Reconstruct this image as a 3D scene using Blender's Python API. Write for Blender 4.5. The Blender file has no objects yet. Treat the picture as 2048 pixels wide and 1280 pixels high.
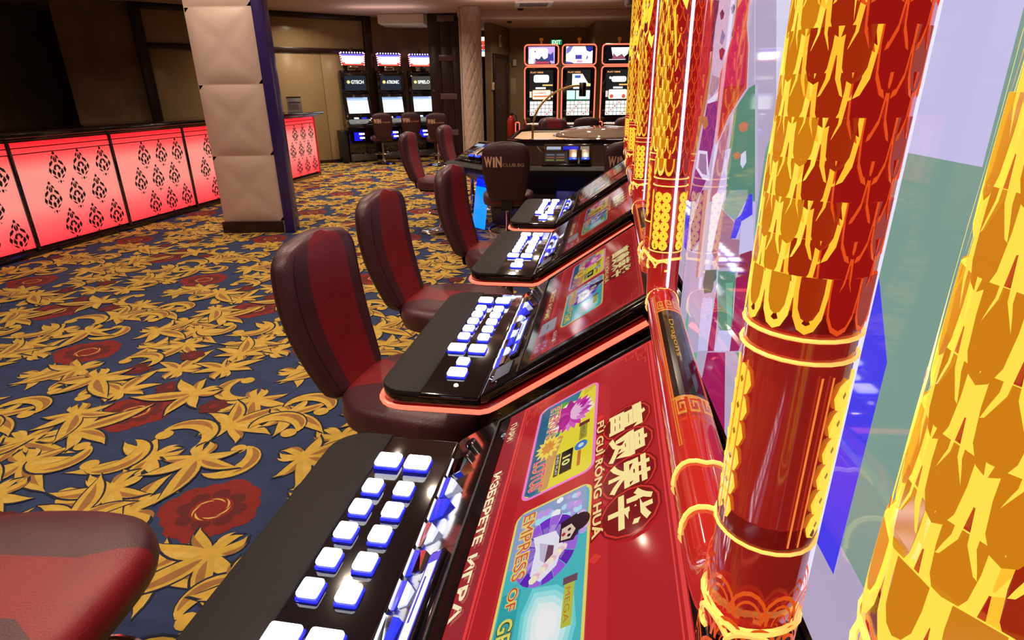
import bpy, bmesh, math, random
from mathutils import Vector, Matrix
random.seed(7)
PI = math.pi
C = bpy.context.scene.collection
SC = bpy.context.scene
# ------------------------------------------------------------------ camera
CAMH, PITCH, ROLL, FPX = 1.33, 0.3770, 0.010, 1160.0
cam = bpy.data.objects.new('camera', bpy.data.cameras.new('camera'))
C.objects.link(cam)
cam.data.sensor_width = 36.0
cam.data.lens = FPX / 2048 * 36.0
cam.data.clip_start = 0.005
cam.data.clip_end = 60
cam.matrix_world = Matrix.Translation((0, 0, CAMH)) @ Matrix.Rotation(PI/2 - PITCH, 4, 'X') @ Matrix.Rotation(-ROLL, 4, 'Z')
SC.camera = cam
# ------------------------------------------------------------------ world and exposure
w = bpy.data.worlds.new('world'); SC.world = w; w.use_nodes = True
w.node_tree.nodes['Background'].inputs[0].default_value = (0.5, 0.36, 0.32, 1)
w.node_tree.nodes['Background'].inputs[1].default_value = 0.05
SC.view_settings.view_transform = 'Standard'
SC.view_settings.look = 'None'
SC.view_settings.gamma = 1
SC.view_settings.use_curve_mapping = False
SC.view_settings.exposure = 0.0
CEIL = 2.7
DOWNLIGHTS = [(-.42, 12.62), (.89, 13.97), (-1.9, 10.5), (-2.8, 10.4), (1.6, 10.4), (-.6, 9.2), (-2.4, 8.0), (.9, 8.6),
              (-.9, 6.4), (.8, 6.2), (-2.6, 5.2), (-1.3, 3.9), (.2, 3.9), (-1.5, 2.2), (-.4, 2.0), (-2.9, 2.6), (-1.2, .4), (-.2, .2), (-2.6, .4),
              (-4.4, 7.4), (-3.6, 11.2)]
LIGHT_W = 17.0
def downlight_lamp(x, y, W=LIGHT_W):
    l = bpy.data.lights.new('downlight_lamp', 'AREA'); l.shape = 'DISK'; l.size = .09; l.energy = W
    l.color = (1.0, .79, .61); l.spread = math.radians(150)
    o = bpy.data.objects.new('downlight_lamp', l); o.location = (x, y, CEIL - .03); C.objects.link(o)
    return o
for (x, y) in DOWNLIGHTS: downlight_lamp(x, y, LIGHT_W*(1.12 if y > 6 else .82))
def ceiling_fill_lamp(x, y, sx_, sy, W):  # upward fill added to brighten the ceiling, no fitting behind it
    l = bpy.data.lights.new('ceiling_fill_lamp', 'AREA'); l.shape = 'RECTANGLE'; l.size = sx_; l.size_y = sy; l.energy = W; l.color = (1., .73, .66)
    o = bpy.data.objects.new('ceiling_fill_lamp', l); o.location = (x, y, 2.42); o.rotation_euler = (PI, 0, 0); C.objects.link(o)
for a_ in ((.9, 12.9, 2.4, .1, 5.5), (.6, 10.6, 2.4, .1, 5.5), (-2.2, 11.4, 1.2, .1, 2.5), (-.5, 5.0, 2.5, .1, 4)): ceiling_fill_lamp(*a_)
# ------------------------------------------------------------------ materials
MATS = {}
def s2l(h):
    h = h.lstrip('#'); r = []
    for i in (0, 2, 4):
        c = int(h[i:i+2], 16) / 255
        r.append(c/12.92 if c <= .04045 else ((c+.055)/1.055)**2.4)
    return tuple(r)
def mat(name, col=(0, 0, 0), rough=.5, metal=0., emit=None, strength=1., coat=0., spec=.5, alpha=1., trans=0., bump=None, var=None, weave=None):
    if name in MATS: return MATS[name]
    m = bpy.data.materials.new(name); m.use_nodes = True
    nt = m.node_tree; b = nt.nodes['Principled BSDF']
    if isinstance(col, str): col = s2l(col)
    b.inputs['Base Color'].default_value = (*col, 1)
    b.inputs['Roughness'].default_value = rough
    b.inputs['Metallic'].default_value = metal
    b.inputs['Coat Weight'].default_value = coat
    b.inputs['Coat Roughness'].default_value = .05
    b.inputs['Specular IOR Level'].default_value = spec
    b.inputs['Transmission Weight'].default_value = trans
    b.inputs['Alpha'].default_value = alpha
    if emit is not None:
        if isinstance(emit, str): emit = s2l(emit)
        b.inputs['Emission Color'].default_value = (*emit, 1)
        b.inputs['Emission Strength'].default_value = strength
    if bump or var:
        tc = nt.nodes.new('ShaderNodeTexCoord')
    if bump:      # (scale, strength)
        n = nt.nodes.new('ShaderNodeTexNoise'); n.inputs['Scale'].default_value = bump[0]; n.inputs['Detail'].default_value = 5
        nt.links.new(tc.outputs['Object'], n.inputs['Vector'])
        bp = nt.nodes.new('ShaderNodeBump'); bp.inputs['Strength'].default_value = bump[1]; bp.inputs['Distance'].default_value = .004
        nt.links.new(n.outputs['Fac'], bp.inputs['Height']); nt.links.new(bp.outputs['Normal'], b.inputs['Normal'])
    if var:       # (scale, amount)
        n = nt.nodes.new('ShaderNodeTexNoise'); n.inputs['Scale'].default_value = var[0]; n.inputs['Detail'].default_value = 4
        if len(var) > 2:
            mp = nt.nodes.new('ShaderNodeMapping'); mp.inputs['Scale'].default_value = var[2]
            nt.links.new(tc.outputs['Object'], mp.inputs['Vector']); nt.links.new(mp.outputs['Vector'], n.inputs['Vector'])
        else: nt.links.new(tc.outputs['Object'], n.inputs['Vector'])
        r = nt.nodes.new('ShaderNodeValToRGB')
        r.color_ramp.elements[0].position = .3; r.color_ramp.elements[1].position = .7
        r.color_ramp.elements[0].color = (*[c*(1-var[1]) for c in col], 1)
        r.color_ramp.elements[1].color = (*[min(1, c*(1+var[1])) for c in col], 1)
        nt.links.new(n.outputs['Fac'], r.inputs['Fac']); nt.links.new(r.outputs['Color'], b.inputs['Base Color'])
    MATS[name] = m
    return m
def glow(hexcol, strength=1., rough=.07, spec=.5):
    """printed or displayed colour behind glossy glass that gives off its own light"""
    return mat('lit_%s_%.2f_%.2f' % (hexcol.lstrip('#'), strength, rough), (.004, .004, .004), rough, emit=hexcol, strength=strength, spec=spec)
BLACK = mat('black_gloss', (.006, .005, .006), .10, coat=.6)
SATIN = mat('black_satin', (.012, .010, .011), .35)
ARM = mat('armrest_leather', (.013, .011, .012), .55, spec=.22, bump=(350, .25))
MATTE = mat('black_matte', (.010, .009, .010), .7)
CHROME = mat('chrome', (.75, .75, .77), .08, 1.)
DCHROME = mat('dark_chrome', (.25, .25, .28), .12, 1.)
MAROON = mat('maroon_leather', (.075, .022, .032), .36, bump=(260, .25), var=(9, .12))
REDL = mat('red_leather', (.230, .014, .020), .36, bump=(260, .25), var=(9, .12))
MBACK = mat('dark_maroon_back', (.038, .008, .014), .45, bump=(260, .25))
LED = mat('red_led_strip', (.3, .02, .01), .3, emit=(1., .17, .10), strength=1.6)
LEDR = mat('red_led_housing', (.16, .006, .006), .15, coat=.5)
BTN = mat('button_cap_white', (.9, .9, .95), .25, emit=(.93, .95, 1.), strength=3.2)
BTNB = mat('button_skirt_blue', (.03, .03, .6), .12, emit=(.02, .03, 1.), strength=.75)
TUBER = mat('red_lacquer', (.36, .010, .008), .10, coat=.8, emit=(.55, .03, .02), strength=.34)
# ------------------------------------------------------------------ mesh helpers
class MB:
    def __init__(s): s.v = []; s.f = []; s.m = []
    def add(s, vs, fs, mi=0, M=None):
        n = len(s.v)
        s.v += [tuple(M @ Vector(p)) for p in vs] if M is not None else [tuple(p) for p in vs]
        for k, f in enumerate(fs):
            s.f.append(tuple(i+n for i in f)); s.m.append(mi[k] if isinstance(mi, (list, tuple)) else mi)
        return s
    def box(s, x0, x1, y0, y1, z0, z1, r=0., mi=0, M=None, seg=2):
        if r <= 0:
            vs = [(x, y, z) for z in (z0, z1) for y in (y0, y1) for x in (x0, x1)]
            fs = [(0, 2, 3, 1), (4, 5, 7, 6), (0, 1, 5, 4), (2, 6, 7, 3), (0, 4, 6, 2), (1, 3, 7, 5)]
            return s.add(vs, fs, mi, M)
        bm = bmesh.new(); bmesh.ops.create_cube(bm, size=1)
        bmesh.ops.scale(bm, vec=(x1-x0, y1-y0, z1-z0), verts=bm.verts)
        bmesh.ops.translate(bm, vec=((x0+x1)/2, (y0+y1)/2, (z0+z1)/2), verts=bm.verts)
        bmesh.ops.bevel(bm, geom=bm.edges[:], offset=r, segments=seg, affect='EDGES', profile=.5)
        s.bm(bm, mi, M); return s
    def bm(s, bm, mi=0, M=None):
        bm.verts.ensure_lookup_table(); bm.verts.index_update()
        s.add([v.co[:] for v in bm.verts], [[v.index for v in f.verts] for f in bm.faces], mi, M); bm.free()
    def prism(s, poly, h0, h1, axis='z', mi=0, M=None, bevel=0., seg=2):
        """extrude a 2-D polygon: axis z -> (x,y), axis y -> (x,z), axis x -> (y,z)"""
        def P(a, b, h): return {'z': (a, b, h), 'y': (a, h, b), 'x': (h, a, b)}[axis]
        bm = bmesh.new(); n = len(poly)
        A = [bm.verts.new(P(a, b, h0)) for a, b in poly]; B = [bm.verts.new(P(a, b, h1)) for a, b in poly]
        bm.faces.new(A[::-1]); bm.faces.new(B)
        for i in range(n): bm.faces.new((A[i], A[(i+1) % n], B[(i+1) % n], B[i]))
        bmesh.ops.recalc_face_normals(bm, faces=bm.faces[:])
        if bevel: 
            eds = [e for e in bm.edges if e.calc_face_angle(0) > .45]
            bmesh.ops.bevel(bm, geom=eds, offset=bevel, segments=seg, affect='EDGES', profile=.5)
        s.bm(bm, mi, M); return s
    def lathe(s, prof, n=24, mi=0, M=None, cx=0, cy=0):
        vs = []; fs = []
        for r, z in prof:
            for k in range(n):
                a = 2*PI*k/n; vs.append((cx + r*math.cos(a), cy + r*math.sin(a), z))
        for i in range(len(prof)-1):
            for k in range(n):
                k2 = (k+1) % n; fs.append((i*n+k, i*n+k2, (i+1)*n+k2, (i+1)*n+k))
        if prof[0][0] > 1e-4: fs.append(tuple(range(n))[::-1])
        if prof[-1][0] > 1e-4: fs.append(tuple((len(prof)-1)*n+k for k in range(n)))
        return s.add(vs, fs, mi, M)
    def tube(s, path, r, n=10, closed=False, mi=0, M=None, rx=None, up=(0, 0, 1)):
        pts = [Vector(p) for p in path]; N = len(pts); vs = []; fs = []
        ref = Vector(up); pu = None
        for i, p in enumerate(pts):
            if closed: t = (pts[(i+1) % N] - pts[i-1]).normalized()
            else: t = (pts[min(i+1, N-1)] - pts[max(i-1, 0)]).normalized()
            u = ref - t*ref.dot(t)
            if u.length < .15: u = (pu if pu else Vector((1, 0, 0))); u = u - t*u.dot(t)
            u.normalize(); pu = u; v = t.cross(u)
            rr = r(i/(N-1)) if callable(r) else r
            for k in range(n):
                a = 2*PI*k/n; vs.append(p + v*(math.cos(a)*(rx or rr)) + u*(math.sin(a)*rr))
        segs = N if closed else N-1
        for i in range(segs):
            j = (i+1) % N
            for k in range(n):
                k2 = (k+1) % n; fs.append((i*n+k, i*n+k2, j*n+k2, j*n+k))
        if not closed: fs.append(tuple(range(n))[::-1]); fs.append(tuple((N-1)*n+k for k in range(n)))
        return s.add(vs, fs, mi, M)
CACHE = {}
def obj(name, mb, mats, parent=None, smooth=40, loc=None, rotz=None, M=None, key=None):
    if not isinstance(mats, (list, tuple)): mats = [mats]
    if key and key in CACHE: me = CACHE[key]
    else:
        if callable(mb): mb = mb()
        me = bpy.data.meshes.new(name); me.from_pydata(mb.v, [], mb.f)
        for m in mats: me.materials.append(m)
        me.polygons.foreach_set('material_index', mb.m)
        if smooth:
            me.polygons.foreach_set('use_smooth', [True]*len(me.polygons))
            me.set_sharp_from_angle(angle=math.radians(smooth))
        me.update()
        if key: CACHE[key] = me
    o = bpy.data.objects.new(name, me); C.objects.link(o)
    if parent: o.parent = parent
    if loc: o.location = loc
    if rotz is not None: o.rotation_euler = (0, 0, rotz)
    if M is not None: o.matrix_local = M
    return o
def tag(o, label=None, cat=None, group=None, kind=None):
    if label: o['label'] = label
    if cat: o['category'] = cat
    if group: o['group'] = group
    if kind: o['kind'] = kind
    return o
def thing(name, label, cat, loc=(0, 0, 0), rotz=0, group=None):
    o = bpy.data.objects.new(name, None); C.objects.link(o); o.empty_display_size = .1
    o.location = loc; o.rotation_euler = (0, 0, rotz)
    return tag(o, label, cat, group)
def struct(name, mb, mats, smooth=None, label=None, parent=None):
    o = obj(name, mb, mats, parent, smooth=smooth)
    o['kind'] = 'structure'
    if label: o['label'] = label
    return o
TXT = {}
def text(s, bold=0.):
    """2-D mesh of a string, unit height, left/baseline at 0,0 -> (verts, faces, width)"""
    k = (s, bold)
    if k in TXT: return TXT[k]
    cu = bpy.data.curves.new('t', 'FONT'); cu.body = s; cu.size = 1.; cu.offset = bold; cu.resolution_u = 3
    o = bpy.data.objects.new('t', cu); C.objects.link(o)
    dg = bpy.context.evaluated_depsgraph_get()
    me = bpy.data.meshes.new_from_object(o.evaluated_get(dg))
    vs = [v.co[:] for v in me.vertices]; fs = [tuple(p.vertices) for p in me.polygons]
    bpy.data.objects.remove(o); bpy.data.meshes.remove(me)
    x0 = min([v[0] for v in vs] or [0]); x1 = max([v[0] for v in vs] or [1])
    TXT[k] = ([(v[0]-x0, v[1], 0) for v in vs], fs, x1-x0)
    return TXT[k]
class Art:
    """flat picture on a surface: layered coloured polygons; fn(u, v, h) maps the picture onto the surface"""
    def __init__(s, fn, glow_s=1., step=.00015, rough=.07, h0=.0008, lit=True):
        s.fn = fn; s.mb = MB(); s.mats = []; s.h = h0; s.g = glow_s; s.step = step; s.rough = rough; s.lit = lit
    def mi(s, c, k=1.):
        key = (c, k)
        if key not in s.mats: s.mats.append(key)
        return s.mats.index(key)
    def up(s): s.h += s.step
    def poly(s, pts, c, k=1., raise_=True):
        if raise_: s.up()
        s.mb.add([s.fn(u, v, s.h) for u, v in pts], [tuple(range(len(pts)))], s.mi(c, k))
    def rect(s, u0, v0, u1, v1, c, k=1., r=0.):
        if r <= 0: s.poly([(u0, v0), (u1, v0), (u1, v1), (u0, v1)], c, k)
        else: s.poly(rrect(u0, v0, u1, v1, r), c, k)
    def frame(s, u0, v0, u1, v1, t, c, k=1.):
        s.up(); h = s.h
        for a in ((u0, v0, u1, v0+t), (u0, v1-t, u1, v1), (u0, v0+t, u0+t, v1-t), (u1-t, v0+t, u1, v1-t)):
            s.mb.add([s.fn(u, v, h) for u, v in ((a[0], a[1]), (a[2], a[1]), (a[2], a[3]), (a[0], a[3]))], [(0, 1, 2, 3)], s.mi(c, k))
    def disc(s, cu, cv, r, c, k=1., n=16, ry=None, raise_=True, a0=0, a1=2*PI):
        s.poly([(cu+r*math.cos(a0+(a1-a0)*i/n), cv+(ry or r)*math.sin(a0+(a1-a0)*i/n)) for i in range(n + (1 if a1-a0 < 6.2 else 0))], c, k, raise_)
    def line(s, pts, t, c, k=1.):
        s.up(); vs = []
        for i, (x, y) in enumerate(pts):
            a = pts[max(i-1, 0)]; b = pts[min(i+1, len(pts)-1)]
            dx, dy = b[0]-a[0], b[1]-a[1]; L = math.hypot(dx, dy) or 1
            vs += [s.fn(x - dy/L*t/2, y + dx/L*t/2, s.h), s.fn(x + dy/L*t/2, y - dx/L*t/2, s.h)]
        s.mb.add(vs, [(2*i, 2*i+1, 2*i+3, 2*i+2) for i in range(len(pts)-1)], s.mi(c, k))
    def text(s, st, u, v, size, c, k=1., bold=0., width=None, ang=0., center=False, sx=1.):
        s.up(); vs, fs, w0 = text(st, bold); kx = (width/w0 if width else size*sx)
        ca, sa = math.cos(ang), math.sin(ang); off = (-w0*kx/2 if center else 0)
        P = []
        for x, y, z in vs:
            a, b = x*kx+off, y*size; P.append(s.fn(u + a*ca - b*sa, v + a*sa + b*ca, s.h))
        s.mb.add(P, fs, s.mi(c, k))
    def build(s, name, parent, key=None):
        ms = [glow(c, s.g*k, s.rough) if s.lit else mat('print_%s' % c.lstrip('#'), c, .6) for c, k in s.mats]
        return obj(name, s.mb, ms, parent, smooth=0, key=key)
def rrect(u0, v0, u1, v1, r, n=4):
    P = []
    for cx, cy, a0 in ((u1-r, v0+r, -PI/2), (u1-r, v1-r, 0), (u0+r, v1-r, PI/2), (u0+r, v0+r, PI)):
        for i in range(n+1):
            a = a0 + PI/2*i/n; P.append((cx+r*math.cos(a), cy+r*math.sin(a)))
    return P
def arcpts(cx, cy, r, a0, a1, n=8): return [(cx+r*math.cos(a0+(a1-a0)*i/n), cy+r*math.sin(a0+(a1-a0)*i/n)) for i in range(n+1)]
# ------------------------------------------------------------------ the setting
WALLM = mat('brown_plaster_wall', (.205, .132, .062), .62, bump=(60, .5), var=(3, .18))
WALLP = mat('glossy_beige_wall_panel', (.34, .245, .125), .24, bump=(90, .12), var=(2, .08))
DWOOD = mat('dark_brown_wood_trim', (.022, .010, .007), .3)
CEILM = mat('pinkish_white_ceiling', (.55, .40, .36), .7, bump=(40, .15))
BLUEC = mat('navy_carpet', s2l('#2a3a62'), .95, bump=(500, .9), var=(14, .18))
struct('floor', MB().box(-8.2, 4.2, -3.2, 18.2, -.12, 0), BLUEC)
ceil = struct('ceiling', MB().box(-8.2, 4.2, -3.2, 18.2, CEIL, CEIL+.12), CEILM)
# ceiling soffit bands
struct('trim_1', MB().box(-.95, 3.95, 11.95, 12.35, CEIL-.10, CEIL, .01), CEILM, smooth=40)
struct('trim_2', MB().box(-2.5, -1.62, 12.35, 13.2, CEIL-.17, CEIL, .02), mat('white_soffit', (.75, .68, .6), .6), smooth=40)
struct('wall_right', MB().box(4.0, 4.14, -3.2, 18.2, 0, CEIL), WALLM)
struct('wall_front', MB().box(-8.2, 4.0, -3.2, -3.06, 0, CEIL), WALLM)
struct('wall_left', MB().box(-8.2, -8.06, -3.06, 18.2, 0, CEIL), WALLM)
def wallseg(name, ax, ay, bx, by, z0=0., z1=CEIL, t=.14, m=WALLM):
    dx, dy = bx-ax, by-ay; L = math.hypot(dx, dy)
    M = Matrix.Translation((ax, ay, 0)) @ Matrix.Rotation(math.atan2(dy, dx), 4, 'Z')
    return struct(name, MB().box(0, L, 0, t, z0, z1, M=M), m)
wallseg('wall_back', .0, 15.35, 1.86, 15.35)
wallseg('wall_back_right', 1.86, 13.95, 4.0, 13.95)
struct('wall_return', MB().box(1.86, 2.0, 14.09, 15.35, 0, CEIL), WALLM)
wallseg('wall_diagonal', -.41, 14.05, .0, 15.39)
wallseg('wall_passage', -2.6, 15.9, -.35, 15.9)
wallseg('wall_behind_machines', -2.83, 12.74, -1.2, 13.9)
# wall with dark framed beige panels, set back left behind the first cabinet
WA, WB = Vector((-6.9, 9.85, 0)), Vector((-2.60, 12.90, 0))
wd = (WB-WA).normalized(); wang = math.atan2(wd.y, wd.x); wL = (WB-WA).length
MW = Matrix.Translation(WA) @ Matrix.Rotation(wang, 4, 'Z')
struct('wall_panelled', MB().box(0, wL, 0, .14, 0, CEIL, M=MW), WALLM)
wp = thing('panelled_screen_wall', 'glossy beige wall panels in dark brown framing behind the bar counter', 'wall panelling', WA, wang)
fx = [wL-.36-1.95*k for k in range(0, 3)]      # posts
FR = lambda: None
for i, x in enumerate(fx):
    obj('frame_post', MB().box(x, x+.16, -.10, -.001, 0, CEIL-.002, .008), DWOOD, wp)
for i in range(2):
    x0, x1 = fx[i+1]+.16, fx[i]
    obj('frame_rail', MB().box(x0, x1, -.07, -.002, 2.03, 2.11, .006), DWOOD, wp)
    obj('frame_rail', MB().box(x0, x1, -.07, -.002, CEIL-.09, CEIL-.002, .006), DWOOD, wp)
    obj('panel', MB().box(x0, x1, -.03, -.002, 2.11, CEIL-.09, .003), WALLP, wp)
    n = 2
    for k in range(n):
        a = x0 + (x1-x0)*k/n + (.004 if k else 0); b = x0 + (x1-x0)*(k+1)/n - (.004 if k < n-1 else 0)
        obj('panel', MB().box(a, b, -.03, -.002, .06, 2.03, .003), WALLP, wp)
    obj('skirting', MB().box(x0, x1, -.045, -.002, 0, .06, .003), DWOOD, wp)
# doors far back
DOORM = mat('dark_brown_door', (.045, .028, .018), .35)
dd = Vector((.41, 1.34, 0)).normalized(); dang = math.atan2(dd.y, dd.x)
MD = Matrix.Translation((-.41, 14.05, 0)) @ Matrix.Rotation(dang, 4, 'Z')
d1 = struct('door_1', MB().box(.20, 1.10, -.035, -.002, 0, 2.02, .006, M=MD), DOORM, smooth=40)
obj('door_handle', MB().tube([(.30, -.035, 1.0), (.30, -.07, 1.0), (.40, -.07, 1.0)], .009, M=MD), CHROME, d1)
for a, b, z0, z1 in ((.12, .20, 0, 2.10), (1.10, 1.18, 0, 2.10), (.20, 1.10, 2.02, 2.10)):
    obj('door_frame', MB().box(a, b, -.05, -.002, z0, z1, .006, M=MD), DWOOD, d1)
d2 = struct('door_2', MB().box(-.62, -.42, 15.84, 15.895, 0, 2.0, .006), DOORM, smooth=40)
obj('door_frame', MB().box(-.70, -.62, 15.83, 15.895, 0, 2.08, .006), DWOOD, d2)
struct('baseboard_back', MB().box(.15, 1.86, 15.31, 15.349, 0, .08, .004), DWOOD)
struct('baseboard_right', MB().box(3.96, 3.999, -3.0, 13.9, 0, .08, .004), DWOOD)
struct('baseboard_left', MB().box(-8.059, -8.02, -3.0, 10, 0, .08, .004), DWOOD)

# carpet pattern, one repeat of flat coloured motifs laid out over the floor
T = 1.32
def build_carpet():
    rnd = random.Random(11)
    P = []      # (pts, mat, layer)
    lay = [0]
    def put(pts, m): lay[0] += 1; P.append((pts, m, lay[0]))
    def drop(x, y, L, wd, ang, bend=0., m=0, n=9):
        ctr = []; a = ang; px, py = x, y
        for i in range(n+1):
            ctr.append((px, py, a)); a += bend/n; px += math.cos(a)*L/n; py += math.sin(a)*L/n
        le, ri = [], []
        for i, (cx, cy, aa) in enumerate(ctr):
            t = i/n; wv = wd*(math.sin(PI*min(1, t*1.05+.02))**.75)*(1.0-.35*t)
            le.append((cx-math.sin(aa)*wv, cy+math.cos(aa)*wv)); ri.append((cx+math.sin(aa)*wv, cy-math.cos(aa)*wv))
        put(le + ri[::-1], m)
    def acanthus(x, y, s, ang, mir=1):
        for k, (da, L, wd, b) in enumerate([(1.25, .15, .026, .9), (-1.2, .14, .026, -.9), (.72, .20, .032, .7), (-.65, .19, .032, -.7), (.12, .27, .042, -.5), (2.2, .11, .024, 1.6), (-2.3, .10, .022, -1.4)]):
            a = ang+da*mir
            drop(x, y, (L+.012)*s, (wd+.007)*s, a, b*mir, 3)
        for k, (da, L, wd, b) in enumerate([(1.25, .15, .026, .9), (-1.2, .14, .026, -.9), (.72, .20, .032, .7), (-.65, .19, .032, -.7), (.12, .27, .042, -.5), (2.2, .11, .024, 1.6), (-2.3, .10, .022, -1.4)]):
            a = ang+da*mir
            drop(x, y, L*s, wd*s, a, b*mir, 0)
            drop(x+math.cos(a)*.03*s, y+math.sin(a)*.03*s, L*.68*s, wd*.42*s, a+.05, b*mir*.9, 1 if k % 3 else 4)
    def curl(x, y, s, ang, mir=1):
        drop(x, y, .34*s, .047*s, ang, 3.4*mir, 3, 16); drop(x, y, .33*s, .040*s, ang, 3.4*mir, 0, 16)
        drop(x+math.cos(ang)*.03*s, y+math.sin(ang)*.03*s, .20*s, .016*s, ang+.25*mir, 2.0*mir, 1, 12)
        put([(x+math.cos(ang+2.2*mir)*.03*s + .030*s*math.cos(t*PI/6), y+math.sin(ang+2.2*mir)*.03*s + .030*s*math.sin(t*PI/6)) for t in range(12)], 0)
    def rose(x, y, s):
        for k in range(11):
            a = k*2*PI/11 + .2; r = .125*s; q = (.052+.012*(k % 3))*s
            put([(x+r*math.cos(a)+q*math.cos(t*PI/5), y+r*.85*math.sin(a)+q*math.sin(t*PI/5)) for t in range(10)], 2)
        put([(x+.135*s*math.cos(t*PI/8), y+.115*s*math.sin(t*PI/8)) for t in range(16)], 2)
        for k in range(8):
            a = k*2*PI/8; r = .095*s; q = .036*s
            put([(x+r*math.cos(a)+q*math.cos(t*PI/4), y+r*.85*math.sin(a)+q*math.sin(t*PI/4)) for t in range(8)], 5)
        put([(x+.080*s*math.cos(t*PI/6), y+.070*s*math.sin(t*PI/6)) for t in range(12)], 2)
        for k in range(7):
            drop(x+.055*s*math.cos(k*.9), y+.048*s*math.sin(k*.9), .07*s, .0045*s, k*.9+1.3, 1.2, 4, 6)
    def daisy(x, y, s):
        for k in range(6):
            a = k*PI/3
            put([(x+.032*s*math.cos(a)+.022*s*math.cos(t*PI/4), y+.032*s*math.sin(a)+.022*s*math.sin(t*PI/4)) for t in range(8)], 5)
        put([(x+.014*s*math.cos(t*PI/4), y+.014*s*math.sin(t*PI/4)) for t in range(8)], 2)
    roses = [(.28, .30), (.94, .96)]
    pts = list(roses); 
    for (x, y) in roses: rose(x, y, .92)
    slots = []
    for _ in range(4000):
        x, y = rnd.uniform(0, T), rnd.uniform(0, T)
        ok = True
        for i, (a, b) in enumerate(pts):
            dx = abs(x-a); dx = min(dx, T-dx); dy = abs(y-b); dy = min(dy, T-dy)
            if math.hypot(dx, dy) < (.225 if i < 2 else .172): ok = False; break
        if ok: pts.append((x, y)); slots.append((x, y))
    for i, (x, y) in enumerate(slots):
        a = rnd.uniform(0, 2*PI); mir = rnd.choice((-1, 1))
        if i % 8 == 7: daisy(x, y, 1.25)
        elif i % 3 == 2: curl(x, y, 1.0+rnd.random()*.2, a, mir)
        else: acanthus(x, y, .95+rnd.random()*.25, a, mir)
    mb = MB(); nl = lay[0]
    nx0, nx1, ny0, ny1 = -5, 3, -1, 13
    for ix in range(nx0, nx1):
        for iy in range(ny0, ny1):
            ox, oy = ix*T, iy*T
            if oy < 3.0 and (ox > .4 or ox < -4.5): continue
            for pts_, m, l in P:
                mb.add([(x+ox, y+oy, .0006+l*.0000075) for x, y in pts_], [tuple(range(len(pts_)))], m)
    return mb
CP = [mat('carpet_'+n, s2l(h), .95, bump=(500, .9), var=(30, .12)) for n, h in
      (('mustard', '#cca844'), ('tan', '#9c6e3a'), ('red', '#82201c'), ('dark_outline', '#1a2036'), ('gold', '#d2b056'), ('dark_red', '#5f1c1e'))]
cp = obj('carpet_motifs', build_carpet(), CP, smooth=0)
tag(cp, 'mustard leaves and red roses woven into the navy patterned carpet', 'carpet pattern', kind='stuff')

# downlight fittings, smoke detectors, vent
for i, (x, y) in enumerate(DOWNLIGHTS[:2]):
    vis = True
    o = thing('ceiling_downlight', ['small round ceiling spotlight nearest the quilted column', 'small round ceiling spotlight above the red edged machines'][i] if vis else 'round ceiling downlight outside the picture over the gaming floor', 'light', (x, y, CEIL), group=None if vis else 'downlights overhead')
    obj('ring', lambda: MB().lathe([(.050, -.002), (.062, -.002), (.064, -.012), (.050, -.014)], 20), mat('white_metal', (.7, .66, .6), .4), o, key='dl_ring')
    obj('lens', lambda: MB().lathe([(0.001, -.004), (.046, -.004), (.046, -.008), (0.001, -.009)], 20), mat('lamp_lens', (.8, .8, .8), .3, emit=(1, .86, .62), strength=6), o, key='dl_lens')
for x, y, lb in ((.21, 11.8, 'dark round smoke detector on the ceiling below the air vent'), (.01, 13.85, 'dark round smoke detector on the ceiling near the far wall')):
    o = thing('smoke_detector', lb, 'smoke detector', (x, y, CEIL-.0))
    obj('detector_base', MB().lathe([(.001, 0), (.055, 0), (.055, -.015), (.04, -.03), (.001, -.034)], 18), MATTE, o)
v = thing('ceiling_vent', 'square white air conditioning cassette set in the ceiling', 'air vent', (.42, 11.15, CEIL))
obj('vent_frame', MB().box(-.32, .32, -.32, .32, -.02, 0, .006), mat('white_plastic', (.62, .58, .56), .4), v)
for k in range(4):
    obj('slat', MB().box(-.24, .24, -.22+k*.12, -.17+k*.12, -.027, -.0205, .002), mat('grey_slat', (.10, .09, .11), .5), v)
o = thing('ceiling_duct', 'thick grey round duct hanging from the ceiling at the far end', 'duct', (1.62, 8.2, 0))
obj('duct_drum', MB().lathe([(.16, 2.30), (.17, 2.31), (.17, CEIL-.002), (.16, CEIL-.001)], 28), mat('grey_metal_duct', (.10, .085, .085), .4), o)
obj('duct_cap', MB().lathe([(.001, 2.285), (.15, 2.285), (.16, 2.30)], 28), DCHROME, o)

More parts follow.
